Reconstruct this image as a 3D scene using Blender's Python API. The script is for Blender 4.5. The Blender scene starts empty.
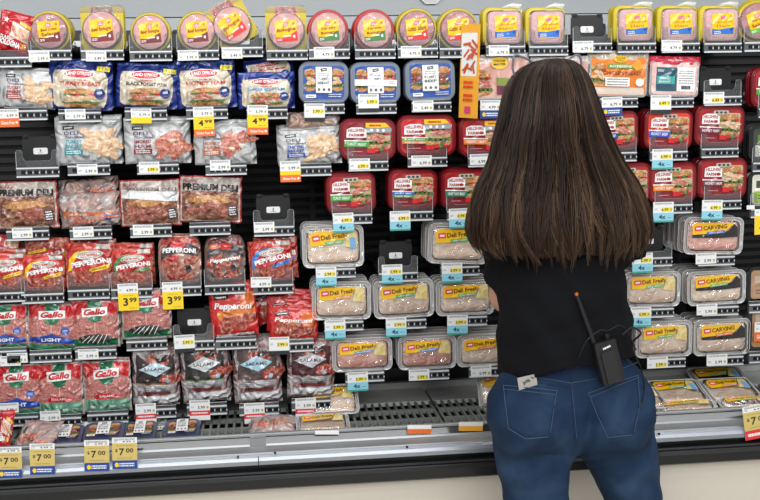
import bpy, bmesh, math, random
import numpy as np
from mathutils import Vector, Matrix, noise
from mathutils.bvhtree import BVHTree

PI = math.pi
COL = bpy.context.scene.collection
SC = bpy.context.scene

# ---------------------------------------------------------------- camera
FPX = 1036.0
CAM = np.array([0.0, -2.8, 1.5])
YAW, PITCH, ROLL = [math.radians(a) for a in (6.5, 7.7, 1.1)]
_f = np.array([math.sin(YAW)*math.cos(PITCH), math.cos(YAW)*math.cos(PITCH), -math.sin(PITCH)])
_r = np.cross(_f, [0, 0, 1]); _r /= np.linalg.norm(_r)
_u = np.cross(_r, _f)
_r, _u = _r*math.cos(ROLL) - _u*math.sin(ROLL), _u*math.cos(ROLL) + _r*math.sin(ROLL)
cd = bpy.data.cameras.new('camera')
cd.sensor_width = 36.0
cd.lens = FPX/760*36.0
cd.clip_start = 0.05
cam = bpy.data.objects.new('camera', cd)
COL.objects.link(cam)
cam.matrix_world = Matrix(((_r[0], _u[0], -_f[0], CAM[0]), (_r[1], _u[1], -_f[1], CAM[1]), (_r[2], _u[2], -_f[2], CAM[2]), (0, 0, 0, 1)))
SC.camera = cam

def P(px, py, Y=0.0):
    """where a line of sight measured in the photograph meets the upright plane y = Y"""
    d = _f + _r*(px-380)/FPX + _u*(250-py)/FPX
    return Vector(CAM + d*(Y-CAM[1])/d[1])

# ---------------------------------------------------------------- world, lamps, exposure
w = bpy.data.worlds.new('store_light'); SC.world = w; w.use_nodes = True
w.node_tree.nodes['Background'].inputs[0].default_value = (0.93, 0.96, 1.0, 1)
w.node_tree.nodes['Background'].inputs[1].default_value = 0.27

def area(name, loc, rot, sx, sy, power, col=(1, 1, 1)):
    l = bpy.data.lights.new(name, 'AREA'); l.shape = 'RECTANGLE'; l.size = sx; l.size_y = sy
    l.energy = power; l.color = col
    o = bpy.data.objects.new(name, l); COL.objects.link(o)
    o.location = loc; o.rotation_euler = rot
    return o
# rows of fluorescent ceiling strips above the aisle, and the strip under the case canopy
for yy, en in ((-1.2, 9), (-2.1, 13), (-3.1, 24), (-4.2, 40), (-5.5, 66), (-7.2, 100)):
    area('ceiling_strip_light', (0.3, yy, 3.3), (math.radians(min(50, -7*yy)), 0, 0), 5.5, 0.13, en)
area('canopy_strip_light', (0.35, -0.42, 2.12), (math.radians(35), 0, 0), 3.4, 0.06, 7, (0.96, 0.98, 1.0))

SC.view_settings.view_transform = 'Standard'
SC.view_settings.look = 'None'
SC.view_settings.exposure = 0.14
SC.view_settings.gamma = 1.0
SC.view_settings.use_curve_mapping = False

# ---------------------------------------------------------------- materials
def lin(c):
    r = []
    for v in c:
        v = v/255.0
        r.append(v/12.92 if v <= 0.04045 else ((v+0.055)/1.055)**2.4)
    return (r[0], r[1], r[2], 1.0)

MATS = {}
def newmat(name):
    m = bpy.data.materials.new(name); m.use_nodes = True
    nt = m.node_tree
    return m, nt, nt.nodes['Principled BSDF']

def add_bump(nt, b, scale, strength, detail=3.0, dist=0.034, coat=True, kind='noise', rough=0.5):
    tc = nt.nodes.new('ShaderNodeTexCoord')
    if kind == 'noise':
        n = nt.nodes.new('ShaderNodeTexNoise'); n.inputs['Scale'].default_value = scale
        n.inputs['Detail'].default_value = detail; n.inputs['Roughness'].default_value = rough
        n.inputs['Distortion'].default_value = 1.2
        out = n.outputs['Fac']
    else:
        n = nt.nodes.new('ShaderNodeTexVoronoi'); n.inputs['Scale'].default_value = scale
        out = n.outputs['Distance']
    if kind == 'noise' and scale < 100: n.noise_type = 'RIDGED_MULTIFRACTAL'; n.inputs['Detail'].default_value = 1.5; n.inputs['Scale'].default_value = scale*.55
    nt.links.new(tc.outputs['Object'], n.inputs['Vector'])
    bp = nt.nodes.new('ShaderNodeBump'); bp.inputs['Strength'].default_value = strength; bp.inputs['Distance'].default_value = dist
    nt.links.new(out, bp.inputs['Height'])
    nt.links.new(bp.outputs[0], b.inputs['Normal'])
    if coat: nt.links.new(bp.outputs[0], b.inputs['Coat Normal'])

def M(col, rough=0.45, coat=0.0, metal=0.0, bump=None, name=None, spec=0.5):
    """a plain procedural material, kept by its settings"""
    key = (tuple(col), rough, coat, metal, bump, name, spec)
    if key in MATS: return MATS[key]
    m, nt, b = newmat(name or 'paint')
    b.inputs['Base Color'].default_value = lin(col)
    b.inputs['Roughness'].default_value = rough
    b.inputs['Metallic'].default_value = metal
    b.inputs['Specular IOR Level'].default_value = spec
    b.inputs['Coat Weight'].default_value = coat
    b.inputs['Coat IOR'].default_value = 1.6
    b.inputs['Coat Roughness'].default_value = 0.07
    if bump: add_bump(nt, b, bump[0], bump[1])
    MATS[key] = m
    return m

def film(col, strength=0.8, scale=48, coat=0.8):        # printed plastic film, crinkled and shiny
    return M(col, 0.4, coat, 0.0, (scale, strength), 'printed_film')
def ink(col):                                            # print under tight lid film
    return M(col, 0.4, 0.5, 0.0, (35, 0.25), 'lid_print')
def paper(col): return M(col, 0.6, 0.0, 0.0, None, 'card')

def ramp_mat(name, stops, scale=60, detail=3, rough=0.4, coat=0.5, vor=False, stretch=(1, 1, 1), bump=0.4, dist=1.5, interp='LINEAR', bscale=None):
    key = (name, str(stops), scale, vor, stretch)
    if key in MATS: return MATS[key]
    m, nt, b = newmat(name)
    tc = nt.nodes.new('ShaderNodeTexCoord'); mp = nt.nodes.new('ShaderNodeMapping')
    mp.inputs['Scale'].default_value = stretch
    nt.links.new(tc.outputs['Object'], mp.inputs[0])
    if vor:
        n = nt.nodes.new('ShaderNodeTexVoronoi'); n.inputs['Scale'].default_value = scale; out = n.outputs['Distance']
    else:
        n = nt.nodes.new('ShaderNodeTexNoise'); n.inputs['Scale'].default_value = scale
        n.inputs['Detail'].default_value = detail; n.inputs['Distortion'].default_value = dist; out = n.outputs['Fac']
    nt.links.new(mp.outputs[0], n.inputs['Vector'])
    r = nt.nodes.new('ShaderNodeValToRGB'); r.color_ramp.interpolation = interp
    while len(r.color_ramp.elements) < len(stops): r.color_ramp.elements.new(0.5)
    for e, (p, c) in zip(r.color_ramp.elements, stops): e.position = p; e.color = lin(c)
    nt.links.new(out, r.inputs[0]); nt.links.new(r.outputs[0], b.inputs['Base Color'])
    b.inputs['Roughness'].default_value = rough; b.inputs['Coat Weight'].default_value = coat
    b.inputs['Coat Roughness'].default_value = 0.07
    if bump: add_bump(nt, b, bscale or scale*0.7, bump)
    MATS[key] = m
    return m

def clear(name='clear_plastic', frost=0.10, rough=0.08, col=(235, 238, 240), bump=(30, 0.15), refl=0.07):
    key = (name, frost, rough, col, bump)
    if key in MATS: return MATS[key]
    m = bpy.data.materials.new(name); m.use_nodes = True; nt = m.node_tree
    for n in list(nt.nodes): nt.nodes.remove(n)
    out = nt.nodes.new('ShaderNodeOutputMaterial')
    tr = nt.nodes.new('ShaderNodeBsdfTransparent')
    gl = nt.nodes.new('ShaderNodeBsdfGlossy'); gl.inputs['Roughness'].default_value = rough
    df = nt.nodes.new('ShaderNodeBsdfDiffuse'); df.inputs['Color'].default_value = lin(col)
    m1 = nt.nodes.new('ShaderNodeMixShader'); m1.inputs[0].default_value = frost
    nt.links.new(tr.outputs[0], m1.inputs[1]); nt.links.new(df.outputs[0], m1.inputs[2])
    lw = nt.nodes.new('ShaderNodeFresnel'); lw.inputs['IOR'].default_value = 1.45
    ad = nt.nodes.new('ShaderNodeMath'); ad.operation = 'ADD'; ad.inputs[1].default_value = refl; ad.use_clamp = True
    nt.links.new(lw.outputs[0], ad.inputs[0])
    m2 = nt.nodes.new('ShaderNodeMixShader'); nt.links.new(ad.outputs[0], m2.inputs[0])
    nt.links.new(m1.outputs[0], m2.inputs[1]); nt.links.new(gl.outputs[0], m2.inputs[2])
    if bump:
        tc = nt.nodes.new('ShaderNodeTexCoord'); n = nt.nodes.new('ShaderNodeTexNoise')
        n.inputs['Scale'].default_value = bump[0]; n.inputs['Detail'].default_value = 1.5; n.noise_type = 'RIDGED_MULTIFRACTAL' if bump[1] > .5 else 'FBM'
        n.inputs['Distortion'].default_value = 0.8
        nt.links.new(tc.outputs['Object'], n.inputs['Vector'])
        bp = nt.nodes.new('ShaderNodeBump'); bp.inputs['Strength'].default_value = bump[1]; bp.inputs['Distance'].default_value = 0.012
        nt.links.new(n.outputs['Fac'], bp.inputs['Height'])
        nt.links.new(bp.outputs[0], gl.inputs['Normal'])
    nt.links.new(m2.outputs[0], out.inputs[0])
    MATS[key] = m
    return m

WHITE = (246, 246, 244); BLACK = (22, 21, 22); RED = (196, 22, 28); YEL = (250, 200, 12)

# ---------------------------------------------------------------- objects and meshes
def empty(name, loc=(0, 0, 0), rot=(0, 0, 0)):
    o = bpy.data.objects.new(name, None); COL.objects.link(o)
    o.location = loc; o.rotation_euler = rot; o.empty_display_size = 0.03
    return o
def tag(o, label=None, cat=None, group=None, kind=None):
    if label: o['label'] = label
    if cat: o['category'] = cat
    if group: o['group'] = group
    if kind: o['kind'] = kind
    return o
def copy_tree(o, parent=None):
    c = o.copy(); COL.objects.link(c); c.parent = parent
    for ch in list(o.children): copy_tree(ch, c)
    return c

class MB:
    def __init__(s): s.v = []; s.f = []; s.m = []; s.mats = []; s.sm = []
    def mi(s, mat):
        if mat not in s.mats: s.mats.append(mat)
        return s.mats.index(mat)
    def add(s, vs, fs, mat, smooth=False):
        o = len(s.v); k = s.mi(mat)
        s.v += [tuple(v) for v in vs]
        for f in fs: s.f.append([i+o for i in f]); s.m.append(k); s.sm.append(smooth)
    def box(s, x0, x1, y0, y1, z0, z1, mat):
        vs = [(x, y, z) for x in (x0, x1) for y in (y0, y1) for z in (z0, z1)]
        s.add(vs, [(0, 1, 3, 2), (4, 6, 7, 5), (0, 4, 5, 1), (2, 3, 7, 6), (0, 2, 6, 4), (1, 5, 7, 3)], mat)
    def loft(s, rings, mat, cap0=True, cap1=True, smooth=True, closed=True):
        n = len(rings[0]); vs = [p for r in rings for p in r]; fs = []
        for k in range(len(rings)-1):
            for i in range(n if closed else n-1):
                j = (i+1) % n
                fs.append((k*n+i, k*n+j, (k+1)*n+j, (k+1)*n+i))
        s.add(vs, fs, mat, smooth)
        if cap0: s.add(rings[0], [tuple(range(n))[::-1]], mat, False)
        if cap1: s.add(rings[-1], [tuple(range(n))], mat, False)
    def prism(s, pts, y0, y1, mat, smooth=False):
        s.loft([[(x, y0, z) for x, z in pts], [(x, y1, z) for x, z in pts]], mat, smooth=smooth)
    def tube(s, path, r, mat, n=6, cap=True):
        rings = []
        for i, p in enumerate(path):
            p = Vector(p)
            t = (Vector(path[min(i+1, len(path)-1)]) - Vector(path[max(i-1, 0)])).normalized()
            a = t.cross(Vector((0, 0, 1)) if abs(t.z) < 0.9 else Vector((1, 0, 0))).normalized(); b = t.cross(a)
            rr = r[i] if isinstance(r, (list, tuple)) else r
            rings.append([tuple(p + a*rr*math.cos(2*PI*k/n) + b*rr*math.sin(2*PI*k/n)) for k in range(n)])
        s.loft(rings, mat, cap, cap)
    def build(s, name, parent=None, fixn=True):
        me = bpy.data.meshes.new(name); me.from_pydata(s.v, [], s.f)
        for m in s.mats: me.materials.append(m)
        me.polygons.foreach_set('material_index', s.m)
        me.polygons.foreach_set('use_smooth', s.sm)
        if fixn:
            bm = bmesh.new(); bm.from_mesh(me); bmesh.ops.recalc_face_normals(bm, faces=bm.faces); bm.to_mesh(me); bm.free()
        me.update()
        o = bpy.data.objects.new(name, me); COL.objects.link(o); o.parent = parent
        return o

def rr(w, h, r, n=5, cx=0.0, cz=0.0, rot=0.0):
    """rounded rectangle outline, w x h about (cx, cz)"""
    r = max(1e-5, min(r, w/2*0.999, h/2*0.999)); pts = []
    for k, (sx, sz) in enumerate(((1, 1), (-1, 1), (-1, -1), (1, -1))):
        for i in range(n+1):
            a = PI/2*k + PI/2*i/n
            pts.append((sx*(w/2-r) + r*math.cos(a), sz*(h/2-r) + r*math.sin(a)))
    c, s_ = math.cos(rot), math.sin(rot)
    return [(cx+x*c-z*s_, cz+x*s_+z*c) for x, z in pts]
def ell(rx, rz, cx=0.0, cz=0.0, n=28, rot=0.0):
    c, s_ = math.cos(rot), math.sin(rot)
    return [(cx+rx*math.cos(t)*c-rz*math.sin(t)*s_, cz+rx*math.cos(t)*s_+rz*math.sin(t)*c) for t in [2*PI*i/n for i in range(n)]]

# ---- lettering: outlines of the built-in typeface, cached
TXT = {}
def glyphs(s, bold=0.0, shear=0.0):
    key = (s, bold, shear)
    if key in TXT: return TXT[key]
    c = bpy.data.curves.new('lettering', 'FONT'); c.body = s; c.resolution_u = 2; c.offset = bold; c.shear = shear; c.fill_mode = 'FRONT'
    o = bpy.data.objects.new('lettering', c); COL.objects.link(o)
    dg = bpy.context.evaluated_depsgraph_get()
    me = bpy.data.meshes.new_from_object(o.evaluated_get(dg))
    vs = [(v.co.x, v.co.y) for v in me.vertices]; fs = [tuple(p.vertices) for p in me.polygons]
    bpy.data.objects.remove(o); bpy.data.curves.remove(c); bpy.data.meshes.remove(me)
    xs = [v[0] for v in vs]; zs = [v[1] for v in vs]
    x0, x1, z0, z1 = min(xs), max(xs), min(zs), max(zs)
    vs = [((x-x0)/(x1-x0)-0.5, (z-z0)/(z1-z0)-0.5) for x, z in vs]
    TXT[key] = (vs, fs)
    return TXT[key]

class Art:
    """print on a face: x across, z up, in metres; each call lies a hair above the one before"""
    def __init__(s, step=0.00022): s.v = []; s.f = []; s.m = []; s.mats = []; s.k = 0; s.step = step
    def add(s, vs, fs, mat, bump=True):
        if bump: s.k += 1
        o = len(s.v); y = -s.k*s.step
        if mat not in s.mats: s.mats.append(mat)
        mi = s.mats.index(mat)
        s.v += [(x, y, z) for x, z in vs]
        for f in fs: s.f.append([i+o for i in f]); s.m.append(mi)
    def poly(s, pts, mat, **k): s.add(pts, [tuple(range(len(pts)))], mat, **k)
    def rect(s, cx, cz, w, h, mat, rot=0.0, r=0.0, **k):
        s.poly(rr(w, h, r, 4, cx, cz, rot) if r else rr(w, h, 1e-5, 1, cx, cz, rot)[::2], mat, **k)
    def ell(s, cx, cz, rx, rz, mat, rot=0.0, n=22, **k): s.poly(ell(rx, rz, cx, cz, n, rot), mat, **k)
    def text(s, t, cx, cz, w, h, mat, rot=0.0, bold=0.015, shear=0.0, arc=0.0):
        vs, fs = glyphs(t, bold, shear); c, q = math.cos(rot), math.sin(rot); out = []
        for x, z in vs:
            X, Z = x*w, z*h + arc*h*(1-4*x*x)
            out.append((cx+X*c-Z*q, cz+X*q+Z*c))
        s.add(out, fs, mat)
    def bars(s, cx, cz, w, n, gap, mat, rot=0.0, th=0.35, seed=1):   # rows of print too small to read
        rg = random.Random(seed); s.k += 1
        for i in range(n):
            x = -w/2; z = ((n-1)/2-i)*gap
            while x < w/2-0.001:
                l = rg.uniform(0.0015, 0.006); l = min(l, w/2-x)
                c, q = math.cos(rot), math.sin(rot); xx = x+l/2
                s.rect(cx+xx*c-z*q, cz+xx*q+z*c, l, gap*th, mat, rot, bump=False); x += l+0.0009
    def blob(s, cx, cz, rx, rz, mat, seed=0, n=20, rough=0.18, rot=0.0, **k):
        rg = random.Random(seed); ph = [rg.uniform(0, 6.3) for _ in range(4)]
        pts = []
        for i in range(n):
            t = 2*PI*i/n; f = 1+rough*(math.sin(3*t+ph[0])*0.5+math.sin(5*t+ph[1])*0.5+math.sin(7*t+ph[2])*0.35)
            x, z = rx*f*math.cos(t), rz*f*math.sin(t)
            pts.append((cx+x*math.cos(rot)-z*math.sin(rot), cz+x*math.sin(rot)+z*math.cos(rot)))
        s.poly(pts, mat, **k)
    def sandwich(s, cx, cz, w, h, seed=0, mt=None, green=True, bread=True):
        """a filled sandwich: bread, lettuce, tomato, folded meat, bread"""
        rg = random.Random(seed)
        if bread:
            s.blob(cx, cz+h*0.34, w*0.49, h*0.2, M_BREAD, seed, rough=0.08)
            s.blob(cx, cz-h*0.36, w*0.48, h*0.15, M_BREAD, seed+1, rough=0.08)
        if green:
            for i in range(5): s.blob(cx+w*(-0.4+0.2*i), cz-h*0.24+rg.uniform(-.03, .03)*h, w*0.14, h*0.09, M_LEAF, seed+i, bump=(i == 0))
        for i in range(4): s.blob(cx+w*(-0.33+0.22*i), cz+h*0.19+rg.uniform(-.03, .03)*h, w*0.15, h*0.07, M_TOM if i % 2 else M_LEAF, seed+7+i, bump=(i == 0))
        for i in range(7):
            s.blob(cx+w*rg.uniform(-.34, .34), cz+h*rg.uniform(-.16, .14), w*rg.uniform(.14, .24), h*rg.uniform(.06, .1), mt or M_HAM, seed+20+i, rot=rg.uniform(-.5, .5))
            if i % 3 == 1: s.blob(cx+w*rg.uniform(-.3, .3), cz+h*rg.uniform(-.12, .12), w*0.1, h*0.025, M_CREAM, seed+30+i, rot=rg.uniform(-.5, .5))
    def build(s, name, parent, surf=None, y=0.0, loc=(0, 0, 0)):
        me = bpy.data.meshes.new(name); me.from_pydata(s.v, [], s.f)
        for m in s.mats: me.materials.append(m)
        me.polygons.foreach_set('material_index', s.m)
        if surf is not None:
            bm = bmesh.new(); bm.from_mesh(me)
            for c in surf.xs: bmesh.ops.bisect_plane(bm, geom=bm.verts[:]+bm.edges[:]+bm.faces[:], plane_co=(c, 0, 0), plane_no=(1, 0, 0), dist=1e-6)
            for c in surf.zs: bmesh.ops.bisect_plane(bm, geom=bm.verts[:]+bm.edges[:]+bm.faces[:], plane_co=(0, 0, c), plane_no=(0, 0, 1), dist=1e-6)
            dx, dz = surf.w/surf.nx, surf.h/surf.nz
            for k in range(-surf.nz, surf.nx):
                bmesh.ops.bisect_plane(bm, geom=bm.verts[:]+bm.edges[:]+bm.faces[:], plane_co=(-surf.w/2+k*dx, 0, 0), plane_no=Vector((1/dx, 0, -1/dz)).normalized(), dist=1e-6)
            for v in bm.verts:
                X, Y, Z = surf.at(v.co.x, v.co.z)
                v.co = (X, Y - 0.0004 + v.co.y, Z)
            for f in bm.faces: f.smooth = True
            bm.to_mesh(me); bm.free()
        else:
            for v in me.vertices: v.co.y += y
        # face the shopper
        bm = bmesh.new(); bm.from_mesh(me); bm.normal_update()
        fl = [f for f in bm.faces if f.normal.y > 0]
        bmesh.ops.reverse_faces(bm, faces=fl)
        bm.to_mesh(me); bm.free()
        me.update()
        o = bpy.data.objects.new(name, me); COL.objects.link(o); o.parent = parent; o.location = loc
        return o

class Bag:
    """a soft pouch: crumpled pillow, w x h, standing on z = 0"""
    def __init__(s, w, h, bulge=0.012, crk=0.0022, seed=0, nx=16, nz=15, zip_=0.14, wob=0.012, rnd=0.0):
        s.w, s.h = w, h; s.xs = np.linspace(-w/2, w/2, nx+1); s.zs = np.linspace(0, h, nz+1)
        s.nx, s.nz = nx, nz; F = np.zeros((nx+1, nz+1, 3)); B = np.zeros_like(F)
        for i, x in enumerate(s.xs):
            for j, z in enumerate(s.zs):
                u = 2*x/w; v = z/h
                vv = min(1.0, v/(1-zip_))
                p = max(0, 1-abs(u)**3.0)*max(0.0, math.sin(PI*min(1, max(0, vv**0.85))))**0.55 if v < 1-zip_ else 0.0
                n1 = noise.noise(Vector((x*38+seed*7.1, z*38, seed*3.3)))
                n2 = noise.noise(Vector((x*90+z*40+seed, z*70-x*30, seed*5.7)))
                edge = (1-abs(u)**6)*(1-abs(2*v-1)**8)
                y = bulge*p + crk*((.5-abs(n1))*2.4+abs(n2)*1.0)*edge
                X = x + wob*w*noise.noise(Vector((seed, z*25, 1.0)))*2*abs(u)
                Z = z + wob*h*noise.noise(Vector((x*22, seed, 2.0)))*2*abs(2*v-1)
                X *= (1 - 0.015*p)*(1-rnd*abs(2*v-1)**5)
                F[i, j] = (X, -y, Z); B[i, j] = (X, bulge*0.7*p, Z)
        s.F, s.B = F, B
    def at(s, x, z):
        fx = (x+s.w/2)/s.w*s.nx; fz = z/s.h*s.nz
        i = int(min(s.nx-1, max(0, math.floor(fx)))); j = int(min(s.nz-1, max(0, math.floor(fz))))
        a, b = fx-i, fz-j
        F = s.F
        if a >= b: return F[i, j]+a*(F[i+1, j]-F[i, j])+b*(F[i+1, j+1]-F[i+1, j])
        return F[i, j]+b*(F[i, j+1]-F[i, j])+a*(F[i+1, j+1]-F[i, j+1])
    def build(s, name, parent, mat):
        mb = MB(); nx, nz = s.nx+1, s.nz+1
        idx = lambda i, j: i*nz+j
        fs = [f for i in range(nx-1) for j in range(nz-1) for f in ((idx(i, j), idx(i+1, j), idx(i+1, j+1)), (idx(i, j), idx(i+1, j+1), idx(i, j+1)))]
        mb.add(s.F.reshape(-1, 3), fs, mat, True)
        B = s.B.copy(); B[..., 1] += 0.0004
        mb.add(B.reshape(-1, 3), [f[::-1] for f in fs], mat, True)
        # side seam joins front and back
        rim = [idx(i, 0) for i in range(nx)]+[idx(nx-1, j) for j in range(1, nz)]+[idx(i, nz-1) for i in range(nx-2, -1, -1)]+[idx(0, j) for j in range(nz-2, 0, -1)]
        N = nx*nz
        for a in range(len(rim)):
            b = (a+1) % len(rim)
            mb.f.append([rim[a], rim[a]+N, rim[b]+N, rim[b]]); mb.m.append(0); mb.sm.append(True)
        return mb.build(name, parent)

M_BREAD = ramp_mat('bread_print', [(0.3, (150, 95, 50)), (0.55, (205, 150, 92)), (0.75, (228, 185, 130))], 90)
M_LEAF = ramp_mat('lettuce_print', [(0.3, (62, 84, 34)), (0.6, (112, 132, 56)), (0.8, (160, 170, 96))], 160)
M_TOM = ramp_mat('tomato_print', [(0.3, (170, 30, 20)), (0.7, (220, 60, 40))], 120)
M_CREAM = M((235, 222, 190), 0.4, 0.5, 0, (60, .3), 'cheese_print')
M_HAM = ramp_mat('ham_print', [(0.3, (160, 74, 62)), (0.5, (202, 118, 98)), (0.72, (230, 180, 158))], 95)
M_TURK = ramp_mat('turkey_print', [(0.3, (200, 150, 105)), (0.55, (232, 196, 158)), (0.75, (246, 226, 200))], 80)
M_BEEF = ramp_mat('beef_print', [(0.3, (105, 45, 38)), (0.55, (165, 90, 72)), (0.75, (205, 145, 120))], 90)
M_SALAMI = ramp_mat('salami_slices', [(0.36, (196, 120, 112)), (0.5, (176, 88, 84)), (0.62, (222, 176, 162)), (0.72, (150, 62, 60))], 330, 2, dist=0.2, coat=0.8, bscale=60, bump=.5)
M_PEPP = ramp_mat('pepperoni_slices', [(0.34, (128, 44, 36)), (0.52, (176, 84, 68)), (0.66, (214, 140, 118))], 120, 3, dist=0.8, coat=0.8, bscale=60, bump=.5)
M_PINK = ramp_mat('bologna_meat', [(0.3, (216, 150, 146)), (0.7, (236, 180, 172))], 60, coat=.7, bump=.12)
M_PINKD = ramp_mat('beef_bologna_meat', [(0.35, (176, 104, 108)), (0.65, (206, 142, 142))], 70, coat=.7, bump=.12)
M_PALE = ramp_mat('loaf_meat', [(0.35, (226, 168, 172)), (0.5, (238, 190, 190)), (0.62, (214, 150, 158))], 160, coat=.7, bump=.12)
M_WHT = ink(WHITE); M_BLK = ink(BLACK)
CL = clear(); CLF = clear('frosted_plastic', 0.34, 0.2, (205, 205, 200), (40, .3))
# ================================================================ the packs
# each builder fills the Empty it is given (base centre of the pack's face at its origin) and returns (depth, forward bulge)
def ring(pts, y): return [(x, y, z) for x, z in pts]

def b_round(t, w, h, o):
    R = w*0.5; cz = R*1.0
    rc = o.get('ring', (198, 176, 20)); meat = M_PINKD if o.get('dark') else M_PINK
    bk = M(rc, .35, .6, 0, None, 'coloured_backing')
    mb = MB()
    if o.get('card'):
        pts = rr(w*1.08, h, w*0.1, 5, 0, h/2)
        mb.prism(pts, .020, .0225, bk)
        b = mb.build('backing', t)
        a = Art(); top = h
        cc = o.get('cardcol', RED)
        a.poly([(-w*.26, top*.985), (w*.26, top*.985), (w*.3, top*.8), (w*.36, top*.55), (-w*.36, top*.55), (-w*.3, top*.8)], film(cc))
        a.rect(0, top*.91, w*.16, h*.03, M_BLK, r=.002)
        a.build('header_label', t, y=.020)
        # curled clear corner of the hang card
        m2 = MB()
        pth = [[(-w*.54, .0195, top*.86), (-w*.545, .012, top*.93), (-w*.5, .006, top*.99)], [(w*.54, .0195, top*.86), (w*.545, .010, top*.95), (w*.47, .0, top*1.03)]]
        m2.loft([[(pth[0][i][0], pth[0][i][1], pth[0][i][2]) for i in range(3)], [(pth[1][i][0], pth[1][i][1], pth[1][i][2]) for i in range(3)]], clear(frost=.3), False, False, True, False)
        m2.build('clear_flap', t)
    else:
        mb.loft([ring(ell(R*1.08, R*1.08, 0, cz, 36), .014), ring(ell(R*1.12, R*1.12, 0, cz, 36), .018), ring(ell(R*1.12, R*1.12, 0, cz, 36), .0225)], bk)
        b = mb.build('backing', t)
    mb = MB()
    mb.loft([ring(ell(R*.90, R*.90, 0, cz, 36), .0012), ring(ell(R*.94, R*.94, 0, cz, 36), .004), ring(ell(R*.95, R*.95, 0, cz, 36), .0192)], meat)
    mb.build('meat', t)
    mb = MB()
    mb.loft([ring(ell(R*.92, R*.92, 0, cz, 36), .0000), ring(ell(R*.97, R*.97, 0, cz, 36), .003), ring(ell(R*.98, R*.98, 0, cz, 36), .0185), ring(ell(R*1.04, R*1.04, 0, cz, 36), .0192)], clear(), cap1=False)
    mb.build('clear_dome', t)
    a = Art(); rot = math.radians(7); L = w*.60
    lab_round(a, 0, cz, L, L*.98, rot, o)
    a.build('label', t, y=-.0004)
    return .024, .001

def lab_round(a, cx, cz, W, H, rot, o):
    c, q = math.cos(rot), math.sin(rot)
    T = lambda x, z: (cx+x*c-z*q, cz+x*q+z*c)
    foot = M(o.get('foot', RED), .4, .5, 0, None, 'label_foot'); y = ink(YEL)
    a.poly([T(*p) for p in ((-W*.5, -H*.46), (W*.44, -H*.5), (W*.5, H*.42), (-W*.0, H*.44), (-W*.06, H*.5), (-W*.47, H*.44))], y)
    a.poly([T(*p) for p in ((-W*.5, -H*.46), (W*.44, -H*.5), (W*.46, -H*.06), (-W*.1, -H*.3), (-W*.49, -H*.24))], foot)
    p = T(0, H*.27); a.rect(p[0], p[1], W*.24, H*.18, ink((236, 120, 150)), rot, .002)
    p = T(0, H*.27); a.bars(p[0], p[1], W*.16, 2, H*.06, M_WHT, rot, .5, 3)
    p = T(W*.36, H*.27); a.ell(p[0], p[1], W*.06, W*.06, ink((232, 120, 30)))
    t1 = o.get('t1', 'Beef'); t2 = o.get('t2', 'Bologna'); tc = ink((150, 40, 25))
    p = T(0, H*.06)
    if t2: a.text(t1, p[0], p[1]+H*.02, W*.7, H*.13, tc, rot); p = T(0.01*W, -H*.12); a.text(t2, p[0], p[1], W*.74, H*.15, tc, rot)
    else: a.text(t1, p[0], p[1]-H*.03, W*.82, H*.2, tc, rot)
    p = T(0, -H*.245); a.rect(p[0], p[1], W*.36, H*.07, ink((250, 235, 190)), rot, .001)
    p = T(-W*.34, -H*.37); a.bars(p[0], p[1], W*.22, 2, H*.06, M_WHT, rot, .5, 5)
    p = T(W*.3, -H*.3); a.ell(p[0], p[1], W*.05, H*.07, M_WHT)

def b_square(t, w, h, o):
    mb = MB(); bk = M((206, 184, 30), .35, .6, 0, None, 'coloured_backing')
    mb.loft([ring(rr(w*1.02, h*.98, w*.16, 6, -w*.03, h*.5), .014), ring(rr(w*1.06, h, w*.17, 6, -w*.03, h*.5), .018), ring(rr(w*1.06, h, w*.17, 6, -w*.03, h*.5), .0245)], bk)
    mb.build('backing', t)
    mb = MB(); cz = h*.47
    mb.loft([ring(rr(w*.80, h*.78, w*.1, 6, 0, cz), .0015), ring(rr(w*.86, h*.84, w*.12, 6, 0, cz), .004), ring(rr(w*.87, h*.85, w*.12, 6, 0, cz), .0205)], M_PALE)
    mb.build('meat', t)
    mb = MB()
    mb.loft([ring(rr(w*.85, h*.83, w*.12, 6, 0, cz), 0), ring(rr(w*.91, h*.89, w*.14, 6, 0, cz), .003), ring(rr(w*.93, h*.91, w*.14, 6, 0, cz), .0195), ring(rr(w*1.04, h*.98, w*.15, 6, 0, h*.49), .0200)], clear(), cap1=False)
    mb.build('clear_dome', t)
    m2 = MB(); cf = clear('loose_film', .42, .15, (240, 238, 215))
    m2.loft([[(-w*.1, .012, h*.95), (w*.15, .010, h*1.0), (w*.42, .012, h*.95)], [(w*.02, .008, h*1.02), (w*.2, .004, h*1.09), (w*.46, .008, h*1.06)], [(w*.1, .014, h*1.06), (w*.25, .012, h*1.12), (w*.45, .014, h*1.09)]], cf, False, False, True, False)
    m2.build('clear_flap', t)
    a = Art(); W = w*.58; H = h*.58; rot = math.radians(3); X = w*.03
    a.rect(X, cz+h*.02, W, H, ink(YEL), rot, .006)
    a.poly([(X-W*.49, cz-H*.44), (X+W*.46, cz-H*.42), (X+W*.49, cz-H*.1), (X+W*.2, cz-H*.14), (X-W*.2, cz-H*.2), (X-W*.49, cz-H*.18)], ink((28, 110, 205)))
    a.rect(X, cz+h*.2, W*.26, H*.16, ink((236, 130, 155)), rot, .002)
    a.ell(X+W*.34, cz+h*.22, W*.06, W*.06, ink((232, 120, 30)))
    a.text(o.get('t1', 'Chopped'), X, cz+H*.14, W*.78, H*.12, ink((205, 140, 40)), rot)
    a.text(o.get('t2', 'Ham'), X, cz-H*.03, W*.6, H*.13, ink((205, 140, 40)), rot)
    a.bars(X-W*.26, cz-H*.33, W*.3, 2, H*.08, M_WHT, rot, .5)
    a.ell(X+W*.36, cz-H*.2, W*.06, H*.07, ink((20, 60, 150)))
    a.build('label', t, y=-.0004)
    return .0265, .001

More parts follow.
